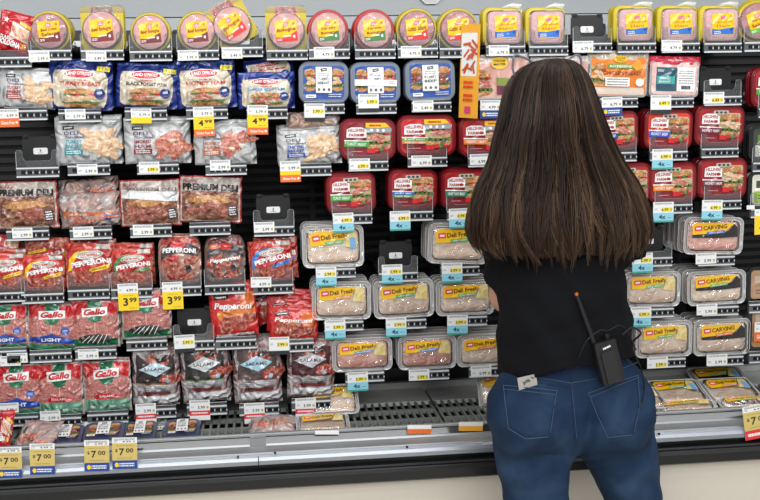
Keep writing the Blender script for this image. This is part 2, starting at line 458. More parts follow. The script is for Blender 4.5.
def b_blue(t, w, h, o):
    s = Bag(w, h, .012, .003, o['seed'], zip_=.1)
    blue = film((20, 43, 124)); s.build('pouch', t, blue)
    a = Art(.00015); cream = film((214, 202, 180))
    a.rect(0, h*.955, w*.96, h*.05, film((60, 90, 170)))
    a.poly([(-w*.40, h*.80), (w*.36, h*.80), (w*.43, h*.66), (w*.42, h*.28), (w*.36, h*.06), (-w*.36, h*.05), (-w*.43, h*.12), (-w*.43, h*.7)], cream)
    a.ell(-w*.02, h*.73, w*.25, h*.095, M_WHT); a.ell(-w*.02, h*.73, w*.235, h*.082, film((208, 30, 40)))
    a.text("LAND O'FROST", -w*.02, h*.73, w*.4, h*.075, M_WHT, arc=.2, bold=.03)
    a.text('PREMIUM', 0, h*.605, w*.2, h*.035, film((200, 60, 40)))
    tc = o.get('tc', (206, 60, 40)); t1 = o['t1']
    a.text(t1, 0, h*.53, w*.66, h*.085, film(tc), bold=.03)
    a.sandwich(0, h*.24, w*.56, h*.36, o['seed'], o.get('mt'))
    a.ell(w*.31, h*.34, w*.085, h*.11, film((20, 45, 120))); a.rect(w*.31, h*.36, w*.08, h*.05, ink((190, 200, 230)), .2)
    if o.get('yel', 1):
        a.rect(w*.36, h*.84, w*.2, h*.1, film((245, 225, 30)), -.05); a.text('1 LB', w*.36, h*.84, w*.12, h*.05, film((30, 60, 140)), -.05)
    a.build('label', t, s)
    return .024, .016

def b_thin(t, w, h, o):
    s = Bag(w, h, .012, .0035, o['seed'], zip_=.16)
    s.build('pouch', t, film((196, 197, 197), 1.0, 40, 1.0))
    a = Art(.00015); tc = film(o['tc'])
    a.rect(0, h*.93, w*.96, h*.012, film((120, 120, 125)))
    a.rect(-w*.29, h*.78, w*.17, h*.08, film((30, 28, 30)), .05)
    a.bars(-w*.29, h*.78, w*.12, 1, h*.05, M_WHT, .05, .5)
    a.text('DELI', -w*.25, h*.665, w*.22, h*.07, film((70, 50, 90)), bold=.02)
    a.text('Thin-Sliced', -w*.2, h*.585, w*.3, h*.06, film((70, 50, 90)), shear=.2)
    w1, w2 = o['t1'], o['t2']
    a.text(w1, -w*.22, h*.49, w*.26, h*.075, tc, bold=.03); a.text(w2, -w*.22, h*.39, w*.26, h*.075, tc, bold=.03)
    a.rect(-w*.22, h*.27, w*.28, h*.11, tc, .02); a.bars(-w*.22, h*.27, w*.22, 2, h*.04, M_WHT, .02, .5, 2)
    rg = random.Random(o['seed'])
    for i in range(16):
        a.blob(w*(.2+rg.uniform(-.19, .19)), h*(.43+rg.uniform(-.24, .26)), w*rg.uniform(.08, .17), h*rg.uniform(.06, .11), o.get('mt', M_TURK), i, rot=rg.uniform(-1, 1))
        if i % 4 == 2: a.blob(w*(.2+rg.uniform(-.12, .12)), h*(.4+rg.uniform(-.12, .15)), w*.06, h*.03, M_CREAM, i, rot=rg.uniform(-1, 1))
    a.bars(w*.38, h*.85, w*.1, 2, h*.03, film((90, 90, 95)))
    a.build('label', t, s)
    return .024, .016

def b_gtub(t, w, h, o):
    rim = M(o.get('rim', (120, 130, 146)), .3, .6, 0, None, 'tub_plastic')
    mb = MB(); R = w*.2
    mb.loft([ring(rr(w*.97, h*.97, R, 6, 0, h/2), 0), ring(rr(w, h, R, 6, 0, h/2), .002), ring(rr(w, h, R, 6, 0, h/2), .006), ring(rr(w*.9, h*.88, R, 6, 0, h/2), .008), ring(rr(w*.8, h*.76, R, 6, 0, h/2), .046)], rim)
    mb.build('tub', t)
    mb = MB(); mb.loft([ring(rr(w*.9, h*.9, R*.8, 6, 0, h/2), -.0012), ring(rr(w*.9, h*.9, R*.8, 6, 0, h/2), .0005)], rim); mb.build('lid', t)
    a = Art(); 
    a.rect(0, h*.5, w*.82, h*.8, ink(o.get('lab', (28, 84, 168))), r=w*.08)
    a.sandwich(-w*.27, h*.55, w*.24, h*.52, o['seed'], o.get('mt')); a.sandwich(w*.27, h*.55, w*.24, h*.52, o['seed']+3, o.get('mt'))
    a.rect(0, h*.56, w*.32, h*.62, ink(WHITE), r=.002)
    a.rect(0, h*.8, w*.12, h*.07, M_BLK, .15); a.bars(0, h*.8, w*.08, 1, h*.04, M_WHT, .15, .5)
    a.bars(0, h*.69, w*.22, 2, h*.04, ink((60, 60, 70)))
    a.text(o['t1'], 0, h*.585, w*.24, h*.06, ink((60, 80, 90))); a.text(o['t2'], 0, h*.49, w*.24, h*.06, ink((60, 80, 90)))
    for i in (-1, 0, 1): a.ell(i*w*.1, h*.33, w*.025, h*.035, ink((90, 90, 95)), bump=(i == -1))
    if o.get('sticker'):
        a.rect(0, h*.5, w*.84, h*.15, M_WHT, -.03); a.bars(w*.32, h*.5, w*.12, 2, h*.04, ink((200, 80, 60)), -.03)
    a.rect(-w*.26, h*.17, w*.2, h*.08, M_WHT, r=.001); a.bars(-w*.26, h*.17, w*.14, 1, h*.05, ink((40, 40, 50)))
    a.bars(w*.22, h*.19, w*.26, 2, h*.05, M_WHT)
    a.build('label', t, y=-.0014)
    return .026, .002

def b_red(t, w, h, o):
    rd = M((108, 9, 18), .28, .5, 0, None, 'tub_plastic')
    mb = MB(); R = w*.19; cz = h/2
    mb.loft([ring(rr(w*.965, h*.96, R, 7, 0, cz), 0), ring(rr(w, h, R, 7, 0, cz), .0025), ring(rr(w, h, R, 7, 0, cz), .006), ring(rr(w*.92, h*.9, R, 7, 0, cz), .0075), ring(rr(w*.82, h*.78, R, 7, 0, cz), .05)], rd)
    mb.build('tub', t)
    mb = MB(); rim2 = M((132, 18, 26), .3, .5, 0, None, 'tub_lid')
    mb.loft([ring(rr(w*.9, h*.88, R*.85, 7, 0, cz), -.0014), ring(rr(w*.92, h*.9, R*.85, 7, 0, cz), .0004)], rim2); mb.build('lid', t)
    a = Art(); W, H = w*.84, h*.80
    a.rect(0, cz, W, H, ink(o.get('base', (168, 28, 32))), r=w*.09)
    # maroon foot
    a.poly([(-W*.48, cz-H*.2), (W*.2, cz-H*.24), (W*.48, cz-H*.2), (W*.46, cz-H*.36), (W*.38, cz-H*.49), (-W*.38, cz-H*.49), (-W*.46, cz-H*.38)], ink((140, 22, 38)))
    a.rect(W*.22, cz+H*.06, W*.5, H*.66, ink((198, 178, 140)), r=.006)
    a.sandwich(W*.22, cz+H*.04, W*.52, H*.62, o['seed'], o.get('mt'))
    if o.get('yellow'):
        a.poly([(-W*.05, cz+H*.49), (W*.36, cz+H*.49), (W*.46, cz+H*.36), (W*.2, cz+H*.33), (-W*.05, cz+H*.35)], ink(YEL)); a.bars(W*.15, cz+H*.41, W*.26, 1, H*.08, ink(RED), 0, .7)
        a.poly([(-W*.05, cz+H*.34), (W*.2, cz+H*.32), (W*.47, cz+H*.35), (W*.48, cz+H*.2), (-W*.05, cz+H*.2)], ink((150, 158, 165)))
        for i in range(3): a.ell(W*(.08+.12*i), cz+H*.27, W*.03, H*.045, M_WHT, bump=(i == 0))
    else:
        a.rect(0, cz+H*.4, W*.36, H*.12, ink((190, 186, 172)), .03, r=.004)
        for i in range(3): a.ell(W*(-.1+.1*i), cz+H*.4, W*.035, H*.035, ink((70, 60, 55)), bump=(i == 0))
    # badge
    bx, bz = -W*.24, cz+H*.2
    a.poly([(bx-W*.21, bz-H*.15), (bx+W*.21, bz-H*.15), (bx+W*.2, bz+H*.1), (bx+W*.1, bz+H*.16), (bx-W*.1, bz+H*.16), (bx-W*.2, bz+H*.1)], M_WHT)
    rt = ink((176, 16, 30))
    a.text('HILLSHIRE', bx, bz+H*.06, W*.35, H*.1, rt, bold=.03, arc=.15); a.text('FARM', bx-W*.05, bz-H*.07, W*.22, H*.09, rt, bold=.03); a.ell(bx+W*.12, bz-H*.07, W*.055, H*.045, rt)
    bands = o['bands']; z = cz-H*.09+(.02 if len(bands) > 1 else 0)*0
    a.poly([(-W*.495, cz-H*.015), (W*.02, cz-H*.04), (W*.02, cz-H*.075), (-W*.495, cz-H*.055)], M_WHT)
    bh = H*.15/len(bands)*1.15
    for i, (bc, bt) in enumerate(bands):
        zz = cz-H*.055-bh*(i+.5)
        a.rect(-W*.235, zz, W*.51, bh, ink(bc), -.02)
        a.text(bt, -W*.235, zz, W*.4, bh*.5, M_WHT, -.02, bold=.02)
    a.rect(W*.06, cz-H*.34, W*.16, H*.14, ink((214, 30, 36)), r=.002)
    a.bars(-W*.24, cz-H*.36, W*.24, 1, H*.06, ink((220, 170, 170)))
    for i in range(3): a.blob(W*(.18+.1*i), cz-H*.3, W*.06, H*.06, M_LEAF if i % 2 else M_TOM, i, bump=(i == 0))
    a.build('label', t, y=-.0016)
    return .026, .002

def b_deli(t, w, h, o):
    rim = clear('tub_rim', .40, .10, (246, 246, 244), (60, .6), .10)
    mb = MB(); R = w*.1; cz = h/2
    mb.loft([ring(rr(w*.9, h*.86, R, 6, 0, cz), .0035), ring(rr(w*.985, h*.97, R, 6, 0, cz), .0035), ring(rr(w, h, R, 6, 0, cz), .0015), ring(rr(w, h, R, 6, 0, cz), .007), ring(rr(w*.9, h*.86, R, 6, 0, cz), .008), ring(rr(w*.84, h*.76, R, 6, 0, cz), .033)], rim, cap0=False)
    mb.build('tub', t)
    mb = MB()
    for pts, yy in ((rr(w*.995, h*.99, R, 6, 0, cz), .0015), (rr(w*.885, h*.85, R, 6, 0, cz), -.0008)):
        mb.tube([(x, yy, z) for x, z in pts+pts[:1]], .0009, M((236, 238, 238), .2, .8, 0, None, 'plastic_edge'), 5)
    mb.build('rim_highlight', t)  # whitish bead added to draw the highlights round clear rim and lid
    mt = o.get('mt', M_TRAYTURK)
    # the folded slices: a lumpy block
    s = BagBlock(w*.84, h*.78, o['seed']); s.build('meat', t, mt, h*.11)
    mb = MB()
    mb.loft([ring(rr(w*.8, h*.74, R*.9, 6, 0, cz), -.0048), ring(rr(w*.87, h*.83, R, 6, 0, cz), -.0028), ring(rr(w*.89, h*.86, R, 6, 0, cz), .0034)], clear('wavy_lid', .01, .06, (245, 245, 240), (30, 1.6), .13), cap1=False)
    mb.build('clear_lid', t)
    a = Art(); rot = .1; W, H = w*.8, h*.78; carv = o.get('carv')
    y = ink((248, 196, 10))
    X = lambda u: u*W
    a.poly([(X(-.47), cz+H*.02), (X(.02), cz+H*.07), (X(.2), cz+H*.14), (X(.3 if not carv else .42), cz+H*.46), (X(-.4), cz+H*.46), (X(-.48), cz+H*.36)], y)
    if carv:
        a.poly([(X(.12), cz-H*.06), (X(.49), cz-H*.02), (X(.48), cz+H*.3), (X(.4), cz+H*.43), (X(.3), cz+H*.2), (X(.14), cz+H*.12), (X(-.47), cz+H*.04), (X(-.47), cz-H*.06)], ink((40, 38, 40)))
    else:
        a.poly([(X(.22), cz+H*.0), (X(.48), cz-H*.05), (X(.48), cz+H*.36), (X(.42), cz+H*.46), (X(.31), cz+H*.45)], M_CHEESE)
    a.rect(X(-.35), cz+H*.26, W*.16, H*.17, ink((232, 70, 90)), rot, .002); a.rect(X(-.35), cz+H*.26, W*.1, H*.06, M_WHT, rot)
    a.text(o.get('t1', 'Deli Fresh'), X(-.0), cz+H*.31, W*.5, H*.15, ink((96, 40, 20)), rot, bold=.02)
    a.rect(X(.02), cz+H*.13, W*.38, H*.1, ink(o.get('band', (110, 185, 120))), rot, .002)
    a.text(o.get('t2', 'TURKEY BREAST'), X(.02), cz+H*.13, W*.3, H*.045, M_WHT, rot)
    if o.get('blue'): a.rect(X(.4), cz+H*.1, W*.12, H*.34, ink((120, 175, 225)), .05)
    a.build('label', t, y=-.0050)
    # front ridge of the clear tub's lower lip
    return .0375, .007

class BagBlock:
    def __init__(s, w, h, seed): s.w, s.h, s.seed = w, h, seed
    def build(s, name, parent, mat, z0):
        n, m = 16, 12; mb = MB(); F = []
        for i in range(n+1):
            for j in range(m+1):
                u, v = 2*i/n-1, 2*j/m-1; e = (1-u**8)*(1-v**8)
                fold = .5+.5*math.sin(v*7+2.2*noise.noise(Vector((u*2.2, v, s.seed)))+s.seed)
                y = .0045 - e*(.003+.0026*fold)
                k = 1-.08*(abs(u)**3*abs(v)**3)
                F.append((u*s.w/2*k, y if abs(u) < 1 and abs(v) < 1 else .006, z0+s.h/2+v*s.h/2*k))
        fs = [(i*(m+1)+j, (i+1)*(m+1)+j, (i+1)*(m+1)+j+1, i*(m+1)+j+1) for i in range(n) for j in range(m)]
        mb.add(F, fs, mat, True)
        rim = [i*(m+1) for i in range(n+1)]+[n*(m+1)+j for j in range(1, m+1)]+[i*(m+1)+m for i in range(n-1, -1, -1)]+[j for j in range(m-1, 0, -1)]
        r0 = [F[i] for i in rim]; r1 = [(x*.94, .030, z0+s.h/2+(z-z0-s.h/2)*.9) for x, y, z in r0]
        mb.loft([r0, r1], mat, cap0=False)
        return mb.build(name, parent)

M_TRAYTURK = ramp_mat('sliced_turkey', [(0.3, (226, 186, 160)), (0.5, (250, 226, 204)), (0.7, (255, 246, 236))], 26, 4, stretch=(1, 1, 2.4), coat=.6, bump=.5)
M_TRAYHAM = ramp_mat('sliced_ham', [(0.3, (214, 138, 126)), (0.5, (244, 186, 170)), (0.7, (252, 220, 208))], 26, 4, stretch=(1, 1, 2.4), coat=.6, bump=.5)
M_CHEESE = ramp_mat('folded_cheese', [(0.3, (220, 190, 110)), (0.6, (244, 226, 160))], 40, coat=.6)

def b_prem(t, w, h, o):
    s = Bag(w, h, .012, .0035, o['seed'], zip_=.12)
    s.build('pouch', t, film((176, 44, 46), .7, 45))
    a = Art(.00015)
    a.rect(0, h*.5, w*.95, h*.94, film((188, 176, 166), .7, 45), r=.002)
    a.rect(0, h*.37, w*.9, h*.62, ramp_mat('folded_beef', [(0.3, (62, 28, 22)), (0.47, (118, 62, 46)), (0.63, (182, 134, 104)), (0.78, (218, 190, 154))], 42, 4, stretch=(1, 1, 1.8), coat=.9, bump=.8) if not o.get('mt2') else o['mt2'], r=.006)
    a.blob(-w*.02, h*.5, w*.36, h*.09, M_BREAD, o['seed'], rough=.06); rg = random.Random(o['seed'])
    for i in range(9): a.blob(rg.uniform(-.3, .3)*w, h*rg.uniform(.2, .46), w*rg.uniform(.08, .18), h*rg.uniform(.04, .08), M_BEEF, i, rot=rg.uniform(-.7, .7))
    a.text('Buddig', -w*.32, h*.885, w*.24, h*.085, film((178, 30, 40)), bold=.0, shear=.3)
    if o.get('band'):
        a.poly([(-w*.47, h*.8), (w*.47, h*.72), (w*.47, h*.52), (-w*.47, h*.62)], film((225, 226, 226))); 
        a.text('PREMIUM DELI', w*.04, h*.79, w*.8, h*.07, film((110, 100, 96)), -.03)
    else:
        a.text('PREMIUM DELI', 0, h*.76, w*.88, h*.14, film((30, 24, 24)), -.02, bold=.05)
    a.rect(w*.36, h*.27, w*.14, h*.22, film((60, 55, 60)), .1); a.bars(w*.36, h*.27, w*.1, 4, h*.05, M_WHT, .1, .5)
    a.build('label', t, s)
    return .024, .016

def b_pep(t, w, h, o):
    s = Bag(w, h, .009, .0032, o['seed'], zip_=.16)
    s.build('pouch', t, M_PEPPBAG)
    a = Art(.00015); c2 = o.get('c2', YEL); base = film(o.get('base', (190, 26, 26)))
    a.rect(0, h*.9, w*.95, h*.15, film((214, 60, 48)))
    a.rect(w*.3, h*.91, w*.3, h*.1, film((205, 205, 200)))
    a.poly([(-w*.46, h*.4), (-w*.2, h*.38), (w*.46, h*.52), (w*.46, h*.82), (-w*.46, h*.82)], base)
    # coloured sweep at the left
    a.poly([(-w*.44, h*.36), (-w*.36, h*.38), (-w*.34, h*.56), (-w*.2, h*.72), (0, h*.8), (-w*.06, h*.84), (-w*.3, h*.77), (-w*.42, h*.62)], film(c2))
    a.ell(w*.02, h*.73, w*.29, h*.088, film((214, 214, 208)), .12); a.ell(w*.02, h*.73, w*.255, h*.066, film((50, 130, 70)), .12); a.ell(w*.02, h*.73, w*.235, h*.054, film((214, 214, 210)), .12)
    a.text('HORMEL', w*.02, h*.73, w*.38, h*.06, film((200, 30, 40)), .12, bold=.03)
    a.text(o.get('t1', 'PEPPERONI'), w*.04, h*.545, w*.84, h*.12, film(o.get('tcc', WHITE)), .14, bold=.05, arc=.25)
    a.poly([(w*.0, h*.33), (w*.42, h*.44), (w*.44, h*.54), (w*.02, h*.42)], film(c2)); a.text('ORIGINAL' if c2 == YEL else 'TURKEY', w*.22, h*.432, w*.32, h*.045, film((60, 50, 20)), .25)
    rg = random.Random(o['seed'])
    for i in range(12): a.ell(rg.uniform(-.38, .38)*w, h*rg.uniform(.08, .32), w*.1, w*.085, M_PEPP, rg.uniform(0, 1), 14)
    a.build('label', t, s)
    return .018, .013
M_PEPPBAG = ramp_mat('pouch_of_slices', [(0.35, (136, 40, 32)), (0.5, (178, 78, 60)), (0.65, (206, 130, 104))], 110, 3, coat=.9, bump=.6, bscale=45)

def b_mini(t, w, h, o):        # rounded clear bag of small slices with a dark banner
    s = Bag(w, h, .012, .004, o['seed'], zip_=.12, rnd=.28)
    s.build('pouch', t, film((132, 104, 96) if o.get('grey') else (188, 140, 122), .8, 45, 1.0))
    a = Art(.00015); rg = random.Random(o['seed'])
    a.rect(0, h*.9, w*.9, h*.14, film((190, 60, 50)) if not o.get('grey') else film((120, 50, 46)))
    for i in range(26): a.ell(rg.uniform(-.38, .38)*w, h*rg.uniform(.1, .62), w*.09, w*.08, M_PEPP, rg.uniform(0, 1), 12)
    a.poly([(-w*.44, h*.5), (-w*.3, h*.62), (0, h*.68), (w*.44, h*.58), (w*.46, h*.74), (w*.2, h*.86), (-w*.25, h*.84), (-w*.42, h*.7)], film((62, 56, 62)))
    a.ell(-w*.02, h*.82, w*.2, h*.06, film((210, 60, 60)))
    if o.get('grey'): a.rect(w*.02, h*.8, w*.24, h*.12, film((206, 40, 34))); a.rect(-w*.28, h*.8, w*.2, h*.1, film((220, 110, 60)))
    if o.get('grey'): a.text('Pepperoni', 0, h*.52, w*.78, h*.11, M_WHT, .15, bold=.04, shear=.3)
    else: a.text('PEPPERONI', 0, h*.7, w*.78, h*.1, M_WHT, -.05, bold=.04, arc=.25); a.text('mini', -w*.16, h*.56, w*.3, h*.12, film((225, 60, 70)), .2, bold=.06, shear=.2)
    a.blob(w*.2, h*.34, w*.07, h*.08, film((60, 60, 66)), 3)
    a.build('label', t, s)
    return .024, .017

def b_sig(t, w, h, o):
    s = Bag(w, h, .010, .0035, o['seed'], zip_=.2)
    s.build('pouch', t, film((206, 40, 38), .6, 45))
    a = Art(.00015)
    a.rect(0, h*.87, w*.97, h*.012, film((240, 110, 100))); a.rect(0, h*.93, w*.97, h*.01, film((150, 20, 20)))
    a.poly([(w*.2, h*.82), (w*.46, h*.82), (w*.46, h*.4), (w*.1, h*.42)], film((226, 110, 40)))
    a.rect(-w*.24, h*.76, w*.3, h*.085, film((24, 20, 22)), .06); a.bars(-w*.24, h*.76, w*.22, 1, h*.04, M_WHT, .06, .6)
    a.blob(0, h*.42, w*.38, h*.12, film((226, 130, 50)), 4, rough=.06)
    rg = random.Random(o['seed'])
    for i in range(14): a.ell(rg.uniform(-.36, .36)*w, h*rg.uniform(.14, .42), w*.11, w*.095, M_PEPP, rg.uniform(0, 1), 14)
    a.text('Pepperoni', 0, h*.57, w*.8, h*.15, M_WHT, -.06, bold=.03, shear=.15)
    a.rect(0, h*.05, w*.8, h*.05, film((220, 220, 215)))
    a.build('label', t, s)
    return .02, .014

def b_gallo(t, w, h, o):
    s = Bag(w, h, .011, .0035, o['seed'], zip_=.08)
    s.build('pouch', t, film((196, 186, 180), .8, 45, 1.0))
    a = Art(.00015); G = film((20, 112, 72)); Rd = film((206, 28, 34))
    a.rect(0, h*.52, w*.93, h*.86, M_SALAMI, r=.004)
    a.rect(0, h*.52, w*.02, h*.8, film((220, 190, 180)))
    a.poly([(-w*.48, h*.97), (-w*.12, h*.97), (-w*.16, h*.78), (-w*.46, h*.68)], Rd); a.poly([(w*.12, h*.97), (w*.48, h*.97), (w*.46, h*.68), (w*.16, h*.78)], Rd)
    a.rect(0, h*.88, w*.3, h*.2, G); a.poly([(-w*.16, h*.68), (w*.16, h*.68), (w*.12, h*.58), (0, h*.55), (-w*.12, h*.58)], G)
    a.poly([(-w*.26, h*.66), (w*.26, h*.69), (w*.27, h*.86), (-w*.27, h*.84)], film(WHITE)); a.text('Gallo', 0, h*.765, w*.46, h*.13, Rd, .04, bold=.05, shear=.25)
    bot = o.get('bot', 'green')
    if bot == 'blue':
        a.poly([(-w*.46, h*.16), (w*.46, h*.14), (w*.44, h*.24), (w*.1, h*.32), (0, h*.36), (-w*.1, h*.32), (-w*.44, h*.26)], film((24, 76, 176))); a.text('LIGHT', 0, h*.22, w*.4, h*.08, M_WHT, bold=.04)
        a.ell(w*.28, h*.42, w*.085, w*.08, film((30, 90, 190))); a.bars(w*.28, h*.42, w*.1, 2, h*.03, M_WHT)
        a.rect(0, h*.06, w*.9, h*.12, film((70, 150, 110)))
    elif bot == 'dark':
        a.poly([(-w*.46, h*.06), (w*.46, h*.06), (w*.46, h*.2), (-w*.46, h*.2)], G); a.ell(0, h*.2, w*.36, h*.1, film((50, 46, 44)))
        for i in range(5): a.rect(w*(-.2+.1*i), h*.2, w*.22, h*.012, M_WHT, .7+.1*i, bump=(i == 0))
    else:
        a.poly([(-w*.46, h*.04), (w*.46, h*.04), (w*.46, h*.26), (-w*.46, h*.26)], film((110, 170, 140), .9))
        a.poly([(-w*.25, h*.28), (w*.2, h*.28), (w*.3, h*.33), (w*.05, h*.38), (-w*.2, h*.37), (-w*.28, h*.33)], Rd); a.text('SALAME', 0, h*.33, w*.3, h*.045, M_WHT)
        for i in range(4): a.rect(w*(-.3+.2*i), h*.12, w*.12, h*.05, film((225, 235, 228)), bump=(i == 0))
    a.build('label', t, s)
    return .02, .015

def b_sal(t, w, h, o):
    s = Bag(w, h, .016, .005, o['seed'], 16, 18, zip_=.05)
    s.build('pouch', t, ramp_mat('wrapped_salame', [(0.3, (120, 60, 56)), (0.45, (160, 130, 128)), (0.6, (196, 192, 192)), (0.8, (225, 225, 225))], 28, 4, coat=1.0, bump=1.0, bscale=50))
    a = Art(.00015)
    a.rect(0, h*.64, w*.82, h*.5, film(o.get('lab', (48, 34, 32)), .4), -.02)
    a.rect(0, h*.40, w*.82, h*.012, film(o.get('line', (200, 130, 40))), -.02)
    rg = random.Random(o['seed'])
    for i in range(7): a.ell(w*(.05+.07*i-.2*(i % 2)), h*(.78 if i < 4 else .5)+h*rg.uniform(-.03, .03), w*.11, w*.1, M_PEPP, n=16)
    a.poly([(-w*.36, h*.645), (0, h*.78), (w*.33, h*.67), (w*.02, h*.53)], film(o.get('dia', (196, 222, 232)), .4)); a.text('SALAME', -w*.01, h*.655, w*.46, h*.055, film((90, 60, 70)), .03, bold=.03)
    a.rect(w*.14, h*.81, w*.22, h*.07, film((24, 22, 24)), .25); a.ell(w*.28, h*.45, w*.045, w*.045, ink((160, 190, 210)))
    a.rect(0, h*.33, w*.76, h*.1, film((176, 176, 178), .9)); a.bars(0, h*.33, w*.7, 3, h*.03, film((100, 100, 104)))
    a.rect(w*.02, h*.24, w*.6, h*.05, film((120, 40, 44)))
    a.rect(0, h*.13, w*.84, h*.12, film((225, 225, 226), 1.0)); a.rect(-w*.1, h*.05, w*.7, h*.04, film((180, 150, 150)))
    a.build('label', t, s)
    return .034, .022

def b_orange(t, w, h, o):
    mb = MB(); cz = h*.46; body = clear('tub_rim', .40, .10, (246, 246, 244), (60, .6), .10)
    mb.loft([ring(rr(w, h*.92, .012, 5, 0, cz), .0), ring(rr(w, h*.92, .012, 5, 0, cz), .003), ring(rr(w*.9, h*.8, .012, 5, 0, cz), .03)], body)
    mb.build('tray', t)
    v = o.get('v', 'orange')
    s = Bag(w*1.06, h*.24, .004, .002, o['seed'], zip_=.3); b = s.build('zip_header', t, film({'orange': (214, 200, 178), 'teal': (206, 40, 70), 'club': (226, 220, 214)}[v])); b.location = (0, .004, h*.78)
    a = Art(.0002)
    if v == 'orange':
        a.rect(0, cz, w*.94, h*.84, ink((236, 132, 36)), r=.008)
        a.rect(0, h*.13, w*.9, h*.16, ink((222, 205, 190)), r=.006)
        a.sandwich(-w*.34, cz+h*.02, w*.26, h*.5, 5, M_TURK); a.ell(w*.02, h*.84, w*.12, h*.075, ink(YEL)); a.text('OSCAR', w*.02, h*.86, w*.16, h*.04, ink((60, 60, 20))); a.text('DELI', w*.02, h*.81, w*.12, h*.035, ink((60, 60, 20)))
        a.rect(w*.03, h*.68, w*.44, h*.09, ink((110, 160, 60))); a.text('ROTISSERIE', w*.03, h*.68, w*.38, h*.05, M_WHT)
        a.text('CHICKEN BREAST', w*.06, h*.53, w*.66, h*.08, ink((120, 40, 10)), bold=.02)
        a.rect(-w*.02, h*.33, w*.42, h*.2, M_WHT, r=.002); a.bars(-w*.02, h*.33, w*.36, 3, h*.06, ink((70, 60, 60)))
        a.poly([(w*.2, h*.72), (w*.34, h*.82), (w*.42, h*.66), (w*.3, h*.58)], ink((240, 160, 30))); a.ell(w*.36, h*.33, w*.07, h*.09, M_WHT)
    elif v == 'teal':
        a.rect(0, cz, w*.92, h*.8, ramp_mat('pink_slices', [(0.35, (226, 178, 172)), (0.65, (240, 206, 198))], 40, coat=.7), r=.01)
        a.rect(-w*.16, cz-h*.02, w*.42, h*.6, ink((42, 84, 104))); a.text('DELI', -w*.28, h*.66, w*.12, h*.06, M_WHT)
        a.rect(-w*.17, h*.42, w*.36, h*.2, ink((60, 170, 165))); a.text('TURKEY', -w*.19, h*.46, w*.24, h*.05, M_WHT); a.text('BREAST', -w*.19, h*.38, w*.24, h*.05, M_WHT)
        a.rect(w*.24, cz-h*.02, w*.36, h*.6, M_WHT); a.bars(w*.24, cz+h*.04, w*.3, 6, h*.06, ink((60, 60, 64)), 0, .3); a.bars(w*.24, cz-h*.22, w*.2, 1, h*.1, M_BLK, 0, .9)
        a.rect(0, h*.92, w*.96, h*.05, ink((214, 36, 66))); a.text('DELI FRESH', 0, h*.92, w*.3, h*.03, M_WHT)
    else:
        a.rect(0, cz, w*.96, h*.86, ramp_mat('pink_slices', [(0.35, (206, 150, 138)), (0.65, (238, 196, 184))], 30, 4, stretch=(1, 1, .4), coat=.8), r=.008)
        a.sandwich(-w*.3, h*.38, w*.36, h*.56, 8, M_HAM)
        a.ell(w*.02, h*.82, w*.14, h*.14, ink((240, 196, 20))); a.text('OSCAR', w*.02, h*.86, w*.2, h*.05, ink((60, 50, 20)), bold=.03); a.text('MAYER', w*.02, h*.79, w*.2, h*.05, ink((60, 50, 20)), bold=.03)
        a.poly([(-w*.04, h*.5), (w*.46, h*.42), (w*.46, h*.26), (-w*.04, h*.32)], ink((130, 150, 60)))
        a.poly([(-w*.04, h*.32), (w*.46, h*.26), (w*.46, h*.1), (-w*.04, h*.12)], ink((120, 30, 70))); a.rect(w*.08, h*.24, w*.12, h*.12, ink((90, 20, 60))); a.rect(w*.3, h*.2, w*.14, h*.12, ink((150, 60, 110)))
        a.rect(0, h*.04, w*.9, h*.05, ink((190, 190, 180)))
    a.build('label', t, y=-.0005)
    return .032, .004

def b_dark(t, w, h, o):           # oval bowl of dark meat under black banner
    mb = MB(); mb.loft([ring(rr(w, h, w*.2, 6, 0, h/2), 0), ring(rr(w, h, w*.2, 6, 0, h/2), .006), ring(rr(w*.8, h*.8, w*.2, 6, 0, h/2), .04)], M((26, 26, 28), .3, .6, 0, None, 'tub_plastic')); mb.build('tub', t)
    a = Art(); a.rect(0, h*.5, w*.8, h*.8, ink(o.get('lab', (60, 66, 56))), r=.01); a.rect(0, h*.64, w*.6, h*.2, ink(o.get('c', (90, 130, 60)))); a.rect(0, h*.3, w*.7, h*.3, ink(o.get('c2', (220, 220, 210)))); a.bars(0, h*.3, w*.5, 2, h*.08, ink((90, 60, 60)))
    a.build('label', t, y=-.0003)
    return .026, .002

def b_bagred(t, w, h, o):
    s = Bag(w, h, .012, .003, o['seed'], zip_=.14)
    s.build('pouch', t, film((196, 24, 34)))
    a = Art(.00015)
    a.poly([(-w*.1, h*.78), (w*.42, h*.62), (w*.42, h*.3), (-w*.1, h*.42)], film((232, 214, 196)))
    for i in range(4): a.blob(w*(.0+.11*i), h*(.56-.02*i), w*.05, h*.16, M_TURK if i % 2 else M_HAM, i, rot=.5)
    a.poly([(w*.1, h*.82), (w*.46, h*.72), (w*.46, h*.63), (w*.12, h*.74)], film((245, 190, 60)))
    a.poly([(-w*.3+w*(.1 if i%2==0 else .042)*math.sin(i*PI/5), h*.78+w*(.1 if i%2==0 else .042)*math.cos(i*PI/5)) for i in range(10)], M_WHT)
    a.text('CLASSIC', -w*.18, h*.36, w*.46, h*.08, M_WHT, -.1, bold=.03); a.text('BOLOGNA', -w*.08, h*.24, w*.66, h*.14, M_WHT, -.1, bold=.05)
    a.rect(w*.36, h*.22, w*.12, h*.12, film((245, 190, 20)))
    a.build('label', t, s)
    return .024, .016

